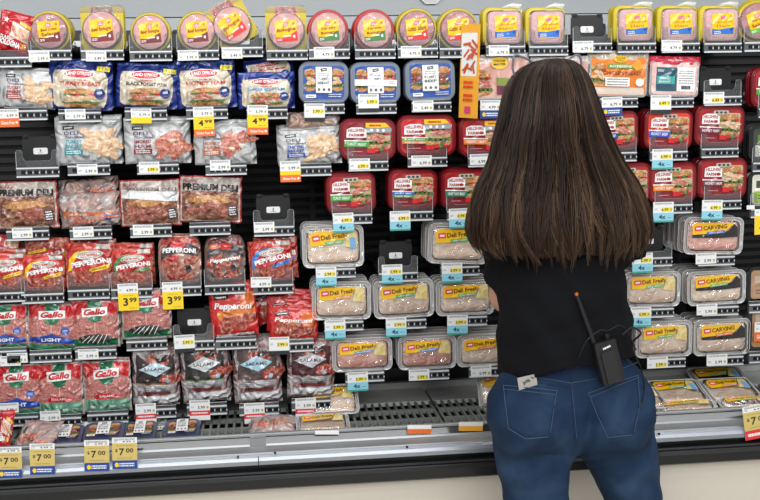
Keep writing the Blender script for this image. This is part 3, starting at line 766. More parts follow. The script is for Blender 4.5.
def b_mess(t, w, h, o):          # clear pouch lying crumpled, meat showing through
    s = Bag(w, h, .016, .006, o['seed'], zip_=.1, wob=.03)
    s.build('pouch', t, ramp_mat('wrapped_slices', [(0.3, (120, 62, 56)), (0.42, (196, 160, 148)), (0.55, (150, 136, 134)), (0.75, (222, 220, 220))], 24, 4, stretch=(1, 1, 1.6), coat=1.0, bump=1.0, bscale=40))
    a = Art(.00015); rg = random.Random(o['seed'])
    if o.get('kind') == 'orange':
        a.poly([(-w*.44, h*.5), (w*.4, h*.42), (w*.4, h*.34), (-w*.44, h*.36)], film((206, 110, 60))); a.text('SLICED', -w*.2, h*.4, w*.3, h*.07, M_WHT, -.05, shear=.3)
        a.poly([(w*.22, h*.42), (w*.42, h*.34), (w*.3, h*.16), (w*.2, h*.26)], film((50, 120, 200))); a.bars(w*.29, h*.32, w*.1, 3, h*.05, M_WHT, -.4, .5)
    for i in range(8): a.blob(rg.uniform(-.36, .36)*w, h*rg.uniform(.12, .34), w*rg.uniform(.08, .16), h*.05, o.get('mt', M_HAM), i, rot=rg.uniform(-.6, .6))
    a.build('label', t, s)
    return .03, .022

KINDS = dict(round=b_round, square=b_square, blue=b_blue, thin=b_thin, gtub=b_gtub, red=b_red, deli=b_deli, prem=b_prem, pep=b_pep, mini=b_mini, sig=b_sig, gallo=b_gallo, sal=b_sal, orange=b_orange, dark=b_dark, bagred=b_bagred, mess=b_mess)
# ================================================================ the setting and the case
def grid_slats(mb, x0, x1, z0, z1, y, pitch, mat):
    z = z0
    while z < z1:
        mb.box(x0, x1, y-.006, y+.006, z, z+pitch*.55, mat); z += pitch

mb = MB(); mb.box(-3.5, 4.5, -4.5, .62, -.02, 0, ramp_mat('floor_tile', [(0.4, (206, 200, 188)), (0.6, (220, 214, 202))], 6, coat=.3, bump=0)); f = mb.build('floor'); tag(f, kind='structure')
mb = MB(); mb.box(-3.5, 4.5, .60, .70, 0, 2.6, M((60, 62, 64), .7)); f = mb.build('wall_back'); tag(f, kind='structure')

X0, X1 = -1.6, 2.5
case = tag(empty('refrigerated_case', (0, 0, 0)), 'long open refrigerated display case with black slatted back and metal front rail', 'display case')
blackp = M((9, 9, 10), .5, spec=.3); slat = M((13, 13, 14), .5, .0, 0, None, 'black_metal')
ZT = P(380, 37, .44).z
mb = MB(); mb.box(X0, X1, .44, .46, .60, ZT+.01, blackp); mb.build('back_panel', case)
mb = MB(); grid_slats(mb, X0, X1, .74, ZT-.02, .433, .026, slat)
for i in range(17): mb.box(X0+i*.25, X0+i*.25+.018, .424, .44, .7, ZT, slat)
mb.build('slat_grille', case)
grey = M((198, 202, 205), .35, .3, .0, None, 'painted_metal')
mb = MB(); mb.box(X0, X1, .425, .46, ZT, ZT+.062, grey); mb.box(X0, X1, .435, .46, ZT+.066, 2.3, M((182, 187, 190), .35, .3, .0, None, 'painted_metal')); mb.build('header_panel', case)
mb = MB(); mb.box(X0, X1, -.5, .46, 2.3, 2.34, grey); mb.box(X0, X1, -.52, -.5, 2.16, 2.34, grey); mb.build('canopy', case)
# the well: deck, air grilles
metal = M((182, 184, 180), .35, .2, .0, None, 'painted_metal'); alu = M((160, 163, 165), .42, 0, .7, None, 'aluminium'); chrome = M((166, 171, 178), .36, 0, .8, None, 'aluminium')
ZD = .655
mb = MB(); mb.box(X0, X1, -.27, .44, ZD-.06, ZD-.03, M((12, 12, 12), .6)); mb.box(X0, X1, .26, .44, ZD-.03, ZD+.0, metal)
mb.box(X0, X1, .255, .275, ZD-.0, ZD+.018, metal); mb.build('well_floor', case)
def grille(x0, x1):
    mb = MB(); gm = M((120, 123, 118), .4, 0, .0, None, 'painted_metal')
    mb.box(x0, x1, -.255, -.235, ZD-.012, ZD, gm); mb.box(x0, x1, .11, .25, ZD-.012, ZD, metal)
    for yy in (-.15, -.06, .03): mb.box(x0, x1, yy-.007, yy+.007, ZD-.012, ZD, gm)
    n = int((x1-x0)/.021)
    for i in range(n+1): x = x0+(x1-x0-.006)*i/n; mb.box(x, x+.0065, -.24, .115, ZD-.010, ZD-.001, gm)
    return mb.build('air_grille', case)
x = X0
while x < X1-.1: grille(x+.004, min(X1, x+.415)-.004); x += .415
# front rail, extruded along the case
def prof(pts, name, mat):
    mb = MB(); mb.loft([[(xx, y, z) for y, z in pts] for xx in (X0, X1)], mat, smooth=False); return mb.build(name, case)
yz = lambda px, py, Y: P(px, py, Y).z
def zz(py, Y): return P(470, py, Y).z
A = zz(423, -.27); B_ = zz(433, -.285); C_ = zz(442, -.31); D_ = zz(454, -.325); E_ = zz(478, -.345)
prof([(-.262, A-.07), (-.262, A+.003), (-.272, A+.003), (-.275, A), (-.275, A-.004), (-.268, A-.006), (-.268, A-.07)], 'rail_lip', alu)
prof([(-.268, A-.005), (-.276, A-.006), (-.284, B_+.002), (-.268, B_+.002)], 'price_channel', M((40, 41, 43), .3, .5))
prof([(-.268, B_+.002), (-.286, B_+.002), (-.288, B_-.003), (-.298, B_-.008), (-.311, C_+.003), (-.313, C_), (-.268, C_)], 'metal_rail', alu)
prof([(-.268, C_), (-.315, C_), (-.322, C_-.006), (-.326, (C_+D_)/2), (-.326, D_+.003), (-.322, D_), (-.268, D_)], 'chrome_rail', chrome)
blk = M((15, 16, 18), .4, .1, 0, None, 'black_bumper')
prof([(-.268, D_), (-.312, D_), (-.312, D_-.008), (-.338, D_-.010), (-.342, D_-.014), (-.338, D_-.019), (-.34, D_-.022), (-.346, D_-.028), (-.346, E_+.005), (-.338, E_), (-.268, E_)], 'bumper', blk)
mb = MB(); mb.box(X0, X1, -.305, -.26, .09, E_, M((216, 208, 194), .5, 0, 0, None, 'beige_panel')); mb.box(X0, X1, -.27, -.2, 0, .09, blackp)
mb.build('kick_panel', case)
mb = MB(); mb.box(X0, X1, -.2, .46, .0, ZD-.06, M((90, 90, 90), .6)); mb.build('plinth', case)
# seams, screws and the little joint plate
mb = MB(); p = P(258, 447, -.32)
mb.box(p.x-.001, p.x+.001, -.3275, -.322, D_+.001, C_-.002, blackp); mb.build('rail_seam', case)
mb = MB(); mb.box(p.x-.02, p.x+.02, -.290, -.275, B_-.004, A-.004, alu); mb.build('joint_plate', case)
for px, py in ((238, 457), (275, 453), (407, 447), (659, 434)):
    q = P(px, py, -.327); mb = MB(); mb.loft([ring(ell(.003, .003, q.x, q.z, 10), -.329), ring(ell(.003, .003, q.x, q.z, 10), -.324)], blackp); mb.build('screw', case)
# lower ledge: dark beam under the last peg row
mb = MB(); z = P(400, 372, .30).z; mb.box(X0, X1, .30, .44, z-.035, z+.012, M((30, 30, 31), .4)); mb.box(X0, X1, .34, .44, ZD, z-.035, M((84, 86, 86), .4, .2)); mb.build('back_ledge', case)

# ---------------------------------------------------------------- pusher trays
TW = .108
greyp = M((92, 95, 99), .3, .4, 0, None, 'grey_plastic'); blkp = M((20, 20, 22), .35, .3, 0, None, 'black_plastic')
CLT = clear('tray_plastic', .04, .1, (215, 218, 220), (20, .1), .03)
EDGE = M((218, 221, 224), .25, .5, 0, None, 'plastic_edge')  # pale colour stands in for light caught along the plastic edges
EDG2 = M((140, 142, 145), .3, .4, 0, None, 'plastic_edge')
def make_tray(fence=True):
    t = empty('pusher_tray')
    mb = MB(); mb.box(-TW/2, TW/2, .004, .424, -.006, -.0005, blkp)
    for x in (-.02, .02): mb.box(x-.003, x+.003, .01, .42, -.012, -.006, blkp)
    mb.box(-TW/2, -TW/2+.002, .004, .36, -.006, .014, CLT); mb.box(TW/2-.002, TW/2, .004, .36, -.006, .014, CLT); mb.build('base', t)
    mb = MB(); mb.box(-TW/2, TW/2, -.006, .004, -.026, -.001, greyp)
    for i in range(6):
        x = -TW/2+.012+i*.0165
        mb.box(x, x+.0115, -.0068, -.006, -.0185, -.008, blackp)
        mb.box(x+.012, x+.0145, -.0068, -.006, -.0165, -.0115, EDGE)
    mb.box(-TW/2, TW/2, -.0085, -.006, -.0265, -.0225, EDGE); mb.box(-TW/2, TW/2, -.0085, -.006, -.0045, -.0005, EDGE)
    mb.build('label_strip', t)
    if not fence:
        mb = MB(); mb.box(-TW/2, TW/2, -.0035, -.0015, -.002, .007, CLT); mb.tube([(-TW/2, -.0025, .007), (TW/2, -.0025, .007)], .0007, EDGE, 4); mb.build('clear_front', t); return t
    mb = MB(); n = TW/2
    pts = [(-n, -.003), (n, -.003), (n, .040), (n-.003, .044), (n-.013, .044), (n-.016, .040), (n-.018, .022), (n-.024, .016), (-n+.024, .016), (-n+.018, .022), (-n+.016, .040), (-n+.013, .044), (-n+.003, .044), (-n, .040)]
    # concave outline: built from convex pieces
    for q in ([(-n, -.001), (n, -.001), (n, .016), (-n, .016)], [(-n, .016), (-n+.024, .016), (-n+.018, .022), (-n+.016, .040), (-n+.013, .044), (-n+.003, .044), (-n, .040)], [(n, .016), (n, .040), (n-.003, .044), (n-.013, .044), (n-.016, .040), (n-.018, .022), (n-.024, .016)]):
        mb.prism(q, -.0035, -.0015, CLT)
    for a, b in zip(pts[2:], pts[3:]):
        mb.tube([(a[0], -.0025, a[1]), (b[0], -.0025, b[1])], .0006, EDG2, 4)
    mb.tube([(n, -.0025, 0), (n, -.0025, .04)], .0008, EDGE, 4); mb.tube([(-n, -.0025, 0), (-n, -.0025, .04)], .0008, EDGE, 4)
    mb.build('clear_front', t)
    return t
def make_pusher(t, y):
    mb = MB(); pts = rr(.092, .078, .012, 5, 0, .040)
    mb.prism(pts, y, y+.003, blkp); mb.box(-.03, .03, y+.003, y+.05, .001, .005, blkp)
    for x in (-.036, .036): mb.prism(rr(.016, .012, .004, 4, x, .078), y, y+.003, blkp)
    p = mb.build('pusher', t)
    a = Art(); a.rect(0, .040, .037, .017, paper(WHITE), r=.004); a.text('8', 0, .041, .004, .008, paper(BLACK)); a.bars(0, .035, .012, 1, .004, paper((120, 120, 120)))
    a.build('sticker', p, y=y-.0003)
    return p
trayF = make_tray(); make_pusher(trayF, .385)
trayL = make_tray(False); make_pusher(trayL, .385)
trayE = make_tray(); make_pusher(trayE, .045)
_used = set()
def put_tray(cx, bot, emptyt, label, group, low=False):
    proto = trayE if emptyt else trayL if low else trayF
    if id(proto) not in _used: _used.add(id(proto)); t = proto
    else: t = copy_tree(proto)
    p = P(cx, bot, 0)
    t.location = (p.x, 0, p.z); tag(t, label, 'tray', group)
    return t

# ---------------------------------------------------------------- price tags
K_ = paper((40, 40, 44)); KG = paper((110, 112, 118)); PW = paper((240, 241, 240)); PY = paper((250, 214, 30)); PB = paper((146, 212, 230)); PO = paper((238, 112, 40)); PR = paper((226, 52, 58)); PHL = paper((246, 226, 60))
GOLD = paper((214, 190, 110)); NAVY = paper((32, 70, 150))
def price_tag(cx, top, kind, num, label, group=None, Y=-.009, rot=0.0, wpx=20.5, hs=None):
    p = P(cx, top, Y); sc = (P(cx+10, top, Y)-P(cx, top, Y)).length/10; W = wpx*sc
    t = empty('price_tag', p, (0, rot, 0)); tag(t, label, 'price tag', group)
    secs = {'w': [(PW, 10.5)], 'hl': [(PW, 11)], 'y': [(PW, 10), (PY, 18)], 'yo': [(PW, 9.5), (PY, 13), (PO, 7)], 'b': [(PW, 10.5), (PB, 9)], 'r': [(PW, 11), (PR, 5), (PW, 5)],
            'o': [(PW, 9.5), (PO, 9)], 'k': [(PW, 11), (PW, 3), (K_, 4)], 'yy': [(PW, 9), (PY, 6)], 'oo': [(PW, 10), (PY, 4), (PO, 7)], 'nv': [(PW, 10), (NAVY, 8)], 'g': [(PW, 6), (GOLD, 18), (NAVY, 9)], 'gr': [(PW, 6), (GOLD, 18), (PR, 9)], 'wo': [(PW, 4), (PO, 5)], 'wy': [(PW, 4), (paper((240, 170, 50)), 5)], 's': [(PW, 4)]}[kind]
    H = sum(s[1] for s in secs)*sc
    mb = MB(); mb.box(-W/2, W/2, -.0004, .0002, -H, 0, PW); mb.build('card', t)
    a = Art(.00012); z = 0
    for i, (c, hh) in enumerate(secs):
        hh *= sc
        a.rect(0, z-hh/2, W, hh, c)
        if i == 0 and kind not in ('wo', 'wy', 's'):
            a.bars(0, z-.0045, W*.84, 2, .0026, KG, 0, .6, int(cx))
            if kind in ('hl', 'b', 'k'): a.rect(W*.17, z-hh*.7, W*.5, hh*.38, PHL)
            a.bars(-W*.36, z-hh*.66, W*.14, 2, .0028, KG)
            a.text(num[0], W*.08, z-hh*.70, W*.34, hh*.28, K_)
            a.rect(W*.38, z-hh*.7, W*.1, hh*.22, paper((190, 180, 70)))
        if c is PY and hh > .03:
            a.bars(0, z-hh*.14, W*.5, 1, .003, paper((150, 110, 20)))
            big, sm = num[1].split('.'); a.text(big, -W*.14, z-hh*.5, W*.24, hh*.46, K_, bold=.03); a.text(sm, W*.22, z-hh*.4, W*.36, hh*.28, K_, bold=.03); a.bars(W*.2, z-hh*.86, W*.4, 1, .003, paper((150, 110, 20)))
        if c is PB: a.text('4x', -W*.05, z-hh*.42, W*.34, hh*.48, paper((20, 60, 90)), bold=.03); a.rect(0, z-hh*.9, W, hh*.18, paper((70, 170, 150))); a.bars(W*.28, z-hh*.5, W*.2, 1, .003, K_)
        if c is PO and kind != 'wo': a.text('Gluten Free', -W*.06, z-hh*.5, W*.66, hh*.4, PW, bold=.02); a.ell(W*.38, z-hh*.5, W*.06, W*.06, PW)
        if c is PR: a.bars(0, z-hh*.5, W*.8, 1, hh*.9, PW, 0, .35)
        if c is GOLD:
            a.bars(0, z-hh*.14, W*.7, 1, .003, paper((120, 100, 60))); a.text('$', -W*.33, z-hh*.42, W*.1, hh*.2, K_); a.text('7', -W*.12, z-hh*.5, W*.2, hh*.42, K_, bold=.02); a.text('00', W*.2, z-hh*.42, W*.3, hh*.26, K_, bold=.02); a.bars(0, z-hh*.86, W*.6, 1, .003, paper((120, 100, 60)))
        if c is NAVY: a.bars(W*.08, z-hh*.5, W*.6, 2, hh*.25, PW, 0, .6); a.ell(-W*.32, z-hh*.5, W*.08, W*.1, PY)
        z -= hh
    a.build('print', t, y=-.0004)
    return t

# ---------------------------------------------------------------- what stands on the pegs
ORD = ['first', 'second', 'third', 'fourth', 'fifth', 'sixth', 'seventh', 'eighth', 'ninth', 'tenth', 'eleventh', 'twelfth', 'thirteenth', 'fourteenth', 'fifteenth', 'sixteenth', 'seventeenth', 'eighteenth', 'nineteenth']
ROWS = ['top row', 'second row', 'third row', 'fourth row', 'fifth row', 'sixth row', 'lowest peg row']
NAMES = dict(round=('round_lunchmeat_pack', 'lunchmeat pack', 'round lunchmeat packs'), square=('square_lunchmeat_pack', 'lunchmeat pack', 'square lunchmeat packs'), blue=('deli_meat_pouch', 'meat pouch', 'blue bordered meat pouches'), thin=('sliced_meat_pouch', 'meat pouch', 'clear zip meat pouches'), gtub=('sandwich_meat_tub', 'meat tub', 'grey rimmed meat tubs'), red=('red_meat_tub', 'meat tub', 'red meat tubs'), deli=('clear_meat_tub', 'meat tub', 'clear meat tubs with yellow sash'), prem=('shaved_meat_pouch', 'meat pouch', 'red edged shaved meat pouches'), pep=('pepperoni_pouch', 'pepperoni pouch', 'pepperoni pouches'), mini=('pepperoni_bag', 'pepperoni bag', 'clear pepperoni bags'), sig=('red_pepperoni_bag', 'pepperoni bag', 'red zip pepperoni bags'), gallo=('salami_bag', 'salami bag', 'salami bags with red and green header'), sal=('salami_tray', 'salami tray', 'wrapped salami trays'), orange=('sliced_meat_tray', 'meat tray', 'zip topped meat trays'), dark=('dark_meat_tub', 'meat tub', 'dark tubs at the right edge'), bagred=('bologna_bag', 'meat bag', 'red bologna bags'), mess=('crumpled_meat_pouch', 'meat pouch', 'crumpled clear meat pouches'))
GR = (70, 160, 60); OR = (236, 130, 30); BL = (40, 90, 200); TE = (30, 130, 100); DB = (40, 60, 150); PU = (120, 30, 60)
RY = dict(ring=(198, 176, 20)); RR_ = dict(ring=(188, 26, 30), foot=(60, 130, 70))
# kind, row, centre x, top, bottom, width, tilt, packs behind, (tag x, tag top, tag kind, numbers) or None, short words, options
ITEMS = [
 ('bagred', 0, 10, 15, 57, 34, -14, 0, None, 'tilted red bologna bag', {}),
 ('round', 0, 50, 13, 50, 38, 0, 2, (39, 51.5, 'w', ('2.99',)), 'dark pink round pack with maroon foot', dict(dark=1, foot=(120, 30, 40), t1='Beef Cotto', t2='Salami')),
 ('round', 0, 102.5, 6, 50, 40, 0, 1, (96, 51, 'w', ('5.49',)), 'round pack on tall yellow card with maroon header', dict(card=1, cardcol=(120, 50, 56), foot=(130, 30, 40), t1='Beef Bologna', t2='')),
 ('round', 0, 151, 13, 51, 37, 0, 1, None, 'pink round pack with maroon foot and no tag', dict(foot=(120, 30, 40), t1='Beef Bologna', t2='')),
 ('round', 0, 198, 13, 50, 37, 0, 1, (188, 50, 'w', ('3.99',)), 'pink round pack just left of the tilted card', dict(foot=(120, 30, 40), t1='Beef Bologna', t2='')),
 ('round', 0, 242, 2, 47, 39, 28, 0, (232, 48, 'w', ('5.49',)), 'round pack on strongly tilted yellow card', dict(card=1, foot=(226, 36, 40), t1='Bologna', t2='')),
 ('round', 0, 287, 6, 50, 38, 0, 1, None, 'round pack on upright yellow card with red header', dict(card=1, foot=(226, 36, 40), t1='Bologna', t2='')),
 ('round', 0, 329, 10, 49, 37, 0, 2, (324, 47, 'w', ('4.79',)), 'red ringed round pack left of its twin', dict(t1='Turkey', t2='Bologna', **RR_)),
 ('round', 0, 375, 10, 49, 37, 0, 2, None, 'red ringed round pack right of its twin', dict(t1='Turkey', t2='Bologna', **RR_)),
 ('round', 0, 417.5, 10, 48, 37, 0, 2, (411, 46, 'w', ('4.79',)), 'dark pink yellow ringed round pack with red foot', dict(dark=1, foot=(214, 40, 44), t1='Cotto Salami', t2='')),
 ('round', 0, 459, 10, 48, 37, 0, 2, None, 'yellow ringed round pack behind the orange shelf talker', dict(dark=1, foot=(226, 40, 40), t1='Cotto Salami', t2='')),
 ('square', 0, 505, 7, 46, 38, 0, 1, (499, 45, 'w', ('6.79',)), 'square pink pack above the cat ear headband', {}),
 ('square', 0, 548, 7, 46, 38, 0, 1, None, 'square pink pack left of the empty pusher', {}),
 ('EMPTY', 0, 592, 14, 43, 40, 0, 0, (583, 41, 'w', ('6.79',)), '', {}),
 ('square', 0, 636, 5, 43, 38, 0, 1, None, 'square pink pack right of the empty pusher', {}),
 ('square', 0, 680, 5, 43, 38, 0, 1, (672, 40, 'w', ('4.79',)), 'square pink pack in the middle of the right trio', {}),
 ('square', 0, 722, 5, 43, 38, 0, 1, None, 'square pink pack left of the green foot pack', {}),
 ('round', 0, 762, 6, 42, 36, 12, 1, None, 'tilted round pack with green foot at right edge', dict(dark=1, foot=(90, 190, 60), t1='Turkey', t2='Salami')),

 ('thin', 1, 26, 69, 110, 56, -4, 0, (8, 109, 'o', ('6.99',)), 'dull clear turkey pouch with black header', dict(tc=(190, 60, 50), t1='TURKEY', t2='BREAST')),
 ('blue', 1, 80, 62, 112, 64, -3, 1, (75, 109, 'w', ('5.79',)), 'blue turkey breast pouch', dict(t1='TURKEY BREAST', mt=M_TURK)),
 ('blue', 1, 146, 65, 110, 62, -4, 1, (141, 108.5, 'yy', ('5.79',)), 'blue black forest ham pouch', dict(t1='BLACK FOREST HAM', tc=(60, 40, 30))),
 ('blue', 1, 207, 61, 109, 60, 1, 1, (203, 107, 'yo', ('5.79', '4.99')), 'blue honey ham pouch', dict(t1='HONEY HAM')),
 ('blue', 1, 267, 72, 109, 57, 0, 0, (257.5, 105, 'yo', ('5.79', '4.99')), 'blue smoked ham pouch under a fallen one', dict(t1='SMOKED HAM', tc=(60, 150, 200), yel=0)),
 ('gtub', 1, 324, 62, 104, 50, -1, 2, (314.5, 103.5, 'k', ('5.99',)), 'grey rimmed turkey breast tub', dict(t1='TURKEY', t2='BREAST', mt=M_TURK)),
 ('gtub', 1, 376, 62, 104, 50, 0, 2, (368.5, 94, 'k', ('5.99',)), 'grey rimmed tub with white sticker across', dict(t1='HONEY', t2='HAM', sticker=1)),
 ('gtub', 1, 431, 60, 102, 50, 1, 2, (423, 100.5, 'w', ('5.49',)), 'grey rimmed roast beef tub', dict(t1='ROAST', t2='BEEF', mt=M_BEEF)),
 ('orange', 1, 500, 56, 101, 60, 2, 0, (490.5, 100, 'nv', ('4.99',)), 'pink sliced meat tray with yellow badge', dict(v='club')),
 ('orange', 1, 561, 57, 99, 56, 0, 0, None, 'pale meat tray with green strip peeking past her head', dict(v='club')),
 ('orange', 1, 618, 53, 98, 58, -2, 0, (612, 97, 'nv', ('6.79',)), 'orange chicken breast tray', dict(v='orange')),
 ('orange', 1, 674, 58, 98, 49, -2, 1, (661, 95, 'k', ('6.49',)), 'pink tray with teal label and pink header', dict(v='teal')),
 ('EMPTY', 1, 722, 66, 96, 40, 0, 0, (714, 92, 'hl', ('6.49',)), '', {}),
 ('red', 1, 776, 67, 108, 50, 0, 1, None, 'red tub cut off by the right edge', dict(bands=[(GR, 'TURKEY')])),

 ('EMPTY', 2, 38, 133, 167, 42, 0, 0, None, '', {}),
 ('thin', 2, 89, 117, 165, 66, 0, 1, (87, 164, 'w', ('5.99',)), 'clear pouch with teal turkey lettering', dict(tc=(30, 160, 175), t1='TURKEY', t2='BREAST')),
 ('thin', 2, 158, 118, 164, 66, 0, 1, (149, 162, 'hl', ('5.99',)), 'clear smoked ham pouch with maroon lettering', dict(tc=(150, 30, 50), t1='SMOKED', t2='HAM', mt=M_HAM)),
 ('thin', 2, 226, 120, 165, 62, 0, 0, (220, 160, 'w', ('5.99',)), 'clear ham pouch with orange lettering', dict(tc=(206, 100, 40), t1='HONEY', t2='HAM', mt=M_HAM)),
 ('thin', 2, 311, 128, 166, 64, 2, 1, (290, 161, 'oo', ('5.99',)), 'clear chicken breast pouch with blue lettering', dict(tc=(40, 90, 190), t1='CHICKEN', t2='BREAST')),
 ('red', 2, 368, 119, 161, 57, -1, 1, (359.5, 158.5, 'hl', ('6.99',)), 'red tub with green band and yellow corner', dict(yellow=1, bands=[(GR, 'TURKEY BREAST')], base=(140, 22, 38))),
 ('red', 2, 427, 115, 157, 60, 0, 1, (421.5, 155.5, 'w', ('6.99',)), 'red tub with green and orange bands', dict(yellow=1, bands=[(GR, 'TURKEY BREAST'), (OR, 'HONEY HAM')], base=(206, 24, 34), mt=M_HAM)),
 ('red', 2, 487, 117, 157, 56, 0, 1, (480, 154, 'w', ('6.99',)), 'red tub with orange band beside her hair', dict(yellow=1, bands=[(OR, 'HONEY HAM')], mt=M_HAM)),
 ('red', 2, 617, 112, 152, 45, 2, 2, (608, 150, 'b', ('6.99',)), 'red tub with dark blue band right of her hair', dict(bands=[(DB, 'ROAST BEEF')], mt=M_HAM)),
 ('red', 2, 668, 110, 151, 49, -2, 2, (662.5, 149, 'b', ('6.99',)), 'red tub with blue band', dict(bands=[(BL, 'ROAST BEEF')], mt=M_BEEF, base=(226, 60, 30))),
 ('red', 2, 719, 106, 148, 50, -2, 2, None, 'red tub with maroon band and no tag', dict(bands=[(PU, 'HONEY HAM')], mt=M_TURK)),
 ('dark', 2, 770, 125, 162, 42, 0, 1, None, 'black oval tub cut off by the right edge', {}),

 ('prem', 3, 28, 182, 230, 62, 1, 0, (22, 228, 'w', ('2.99',)), 'shaved beef pouch at the left edge', {}),
 ('mess', 3, 91, 195, 229, 62, 2, 0, (83, 227, 'w', ('2.99',)), 'crumpled clear pouch with blue corner sticker', dict(kind='orange')),
 ('prem', 3, 151, 180, 227, 61, 0, 0, (143, 225, 'w', ('2.99',)), 'shaved beef pouch with white band', dict(band=1)),
 ('prem', 3, 210, 178, 225, 63, -3, 0, None, 'shaved beef pouch next to the empty pusher', {}),
 ('EMPTY', 3, 274, 195, 226, 42, 0, 0, (264, 222, 'w', ('2.99',)), '', {}),
 ('red', 3, 352, 173, 214, 50, 1, 2, (343, 213, 'b', ('6.99',)), 'red tub with light green band', dict(bands=[(GR, 'TURKEY BREAST')])),
 ('red', 3, 413, 170, 211, 50, -1, 2, (400, 211, 'b', ('6.99',)), 'red tub with blue and green bands', dict(bands=[(BL, 'ROAST BEEF'), (GR, 'TURKEY BREAST')])),
 ('red', 3, 466, 169, 210, 50, -1, 2, (459, 208.5, 'b', ('6.99',)), 'red tub with dark green band beside her hair', dict(bands=[(TE, 'HONEY TURKEY BREAST')])),
 ('red', 3, 628, 163, 203, 48, 0, 2, None, 'red tub mostly hidden behind her hair', dict(bands=[(OR, 'HONEY HAM')])),
 ('red', 3, 673, 163, 204, 49, 1, 2, (663.5, 202, 'b', ('6.99',)), 'red tub with orange band right of her hair', dict(bands=[(OR, 'HONEY HAM')], mt=M_HAM)),
 ('red', 3, 722, 158, 200, 50, -1, 2, (712.5, 200, 'b', ('6.99',)), 'red tub with maroon band above the dark carving tub', dict(bands=[(PU, 'HONEY HAM')], mt=M_TURK)),
 ('dark', 3, 768, 171, 208, 40, 0, 1, (765, 205, 'y', ('5.99', '3.99')), 'green and white tub at right edge', dict(c=(60, 80, 60), c2=(150, 190, 70), lab=(225, 222, 205))),

 ('pep', 4, 4, 254, 292, 44, 0, 1, None, 'red pepperoni pouch cut off at left', dict()),
 ('pep', 4, 43, 256, 293, 43, -2, 0, None, 'red pepperoni pouch under the inverted one', dict()),
 ('pep', 4, 89, 244, 289, 48, -2, 2, None, 'large lettered red pepperoni pouch with yellow strip', dict()),
 ('pep', 4, 132, 249, 288, 41, -1, 2, (127.5, 283.5, 'y', ('4.99', '3.99')), 'red pepperoni pouch with green strip', dict(c2=(60, 140, 70))),
 ('mini', 4, 181, 237, 286, 43, 1, 1, (172, 282, 'y', ('4.99', '3.99')), 'clear bag of mini pepperoni with dark banner', dict()),
 ('mini', 4, 225, 239, 284, 41, -2, 1, None, 'greyish clear pepperoni bag with red patch', dict(grey=1)),
 ('pep', 4, 273, 242, 284, 44, 3, 1, (261, 277, 'w', ('4.99',)), 'red pepperoni pouch with blue strip', dict(c2=(50, 130, 210), t1='PEPPERONI')),
 ('deli', 4, 334, 226, 268, 61, 0, 3, (326, 267, 'b', ('5.99',)), 'clear turkey tub with yellow sash and blue corner', dict(band=(110, 185, 120), blue=1)),
 ('EMPTY', 4, 398, 250, 272, 42, 0, 0, (392, 264.5, 'b', ('5.99',)), '', {}),
 ('deli', 4, 458, 226, 266, 60, -3, 3, (452, 263, 'b', ('5.99',)), 'clear tub with green strip beside her hair', dict(band=(80, 170, 80))),
 ('EMPTY', 4, 653, 236, 257, 42, 0, 0, (642.5, 253, 'b', ('5.99',)), '', {}),
 ('deli', 4, 714, 219, 256, 59, -2, 4, (706, 253, 'w', ('5.99',)), 'clear carving tub with blue swirl', dict(carv=1, t1='CARVING', band=(60, 110, 200), mt=M_TRAYHAM)),

 ('gallo', 5, 6, 306, 350, 44, 0, 0, (10, 406-50, 'w', ('5.99',)), 'salami bag with blue foot cut off at left', dict(bot='blue')),
 ('gallo', 5, 51, 306, 352, 50, -4, 1, (17, 353, 'w', ('5.99',)), 'tilted salami bag with blue foot', dict(bot='blue')),
 ('gallo', 5, 96, 301, 349, 48, 0, 1, (88, 349, 'w', ('5.99',)), 'salami bag with dark oval and green foot', dict(bot='dark')),
 ('gallo', 5, 147, 292, 340, 50, 0, 1, None, 'salami bag under two yellow price tags', dict(bot='dark')),
 ('EMPTY', 5, 194, 318, 340, 42, 0, 0, (184, 335, 'k', ('3.99',)), '', {}),
 ('sig', 5, 236, 285, 339, 47, 3, 1, None, 'upright red zip pepperoni bag', dict()),
 ('sig', 5, 294, 306, 342, 48, -1, 4, (279, 337, 'k', ('3.99',)), 'front bag of the slumped red pepperoni stack', dict()),
 ('deli', 5, 342, 283, 321, 59, -1, 3, (335, 320, 'b', ('5.99',)), 'clear turkey tub with orange strip', dict(band=(240, 150, 90))),
 ('deli', 5, 405, 281, 319, 60, 1, 3, (396, 317.5, 'b', ('5.99',)), 'clear tub with green strip', dict(band=(80, 170, 90))),
 ('deli', 5, 466, 281, 316, 58, 0, 3, (457.5, 315, 'b', ('5.99',)), 'clear tub with light green strip near her arm', dict(band=(130, 190, 120))),
 ('deli', 5, 653, 273, 308, 56, -1, 4, (641, 307, 'b', ('5.99',)), 'clear turkey tub right of her shirt', dict(band=(120, 190, 120))),
 ('deli', 5, 718, 272, 306, 58, 1, 4, (707, 304, 'w', ('5.99',)), 'clear carving tub with green strip', dict(carv=1, t1='CARVING', band=(110, 180, 110))),

 ('gallo', 6, 18, 366, 416, 48, 0, 1, (8, 403, 'w', ('5.99',)), 'salami bag with blue foot in the lowest row', dict(bot='blue')),
 ('gallo', 6, 61, 364, 417, 46, 0, 1, (50, 411, 'w', ('5.99',)), 'salami bag with red strip and tag below', dict()),
 ('gallo', 6, 108, 362, 413, 48, 0, 1, None, 'salami bag with red strip and no tag', dict()),
 ('sal', 6, 156, 350, 408, 47, -1, 2, (145.5, 403.5, 'r', ('5.99',)), 'wrapped salami tray with brown label', dict()),
 ('sal', 6, 207, 345, 405, 48, 2, 2, (199.5, 400, 'r', ('5.99',)), 'wrapped salami tray with green lined label', dict(lab=(40, 36, 34), line=(90, 160, 50), dia=(215, 225, 225))),
 ('sal', 6, 259, 343, 405, 48, 1, 2, (254, 403, 'r', ('5.99',)), 'wrapped salami tray with light blue diamond', dict(lab=(90, 74, 70), dia=(170, 210, 225), line=(150, 60, 50))),
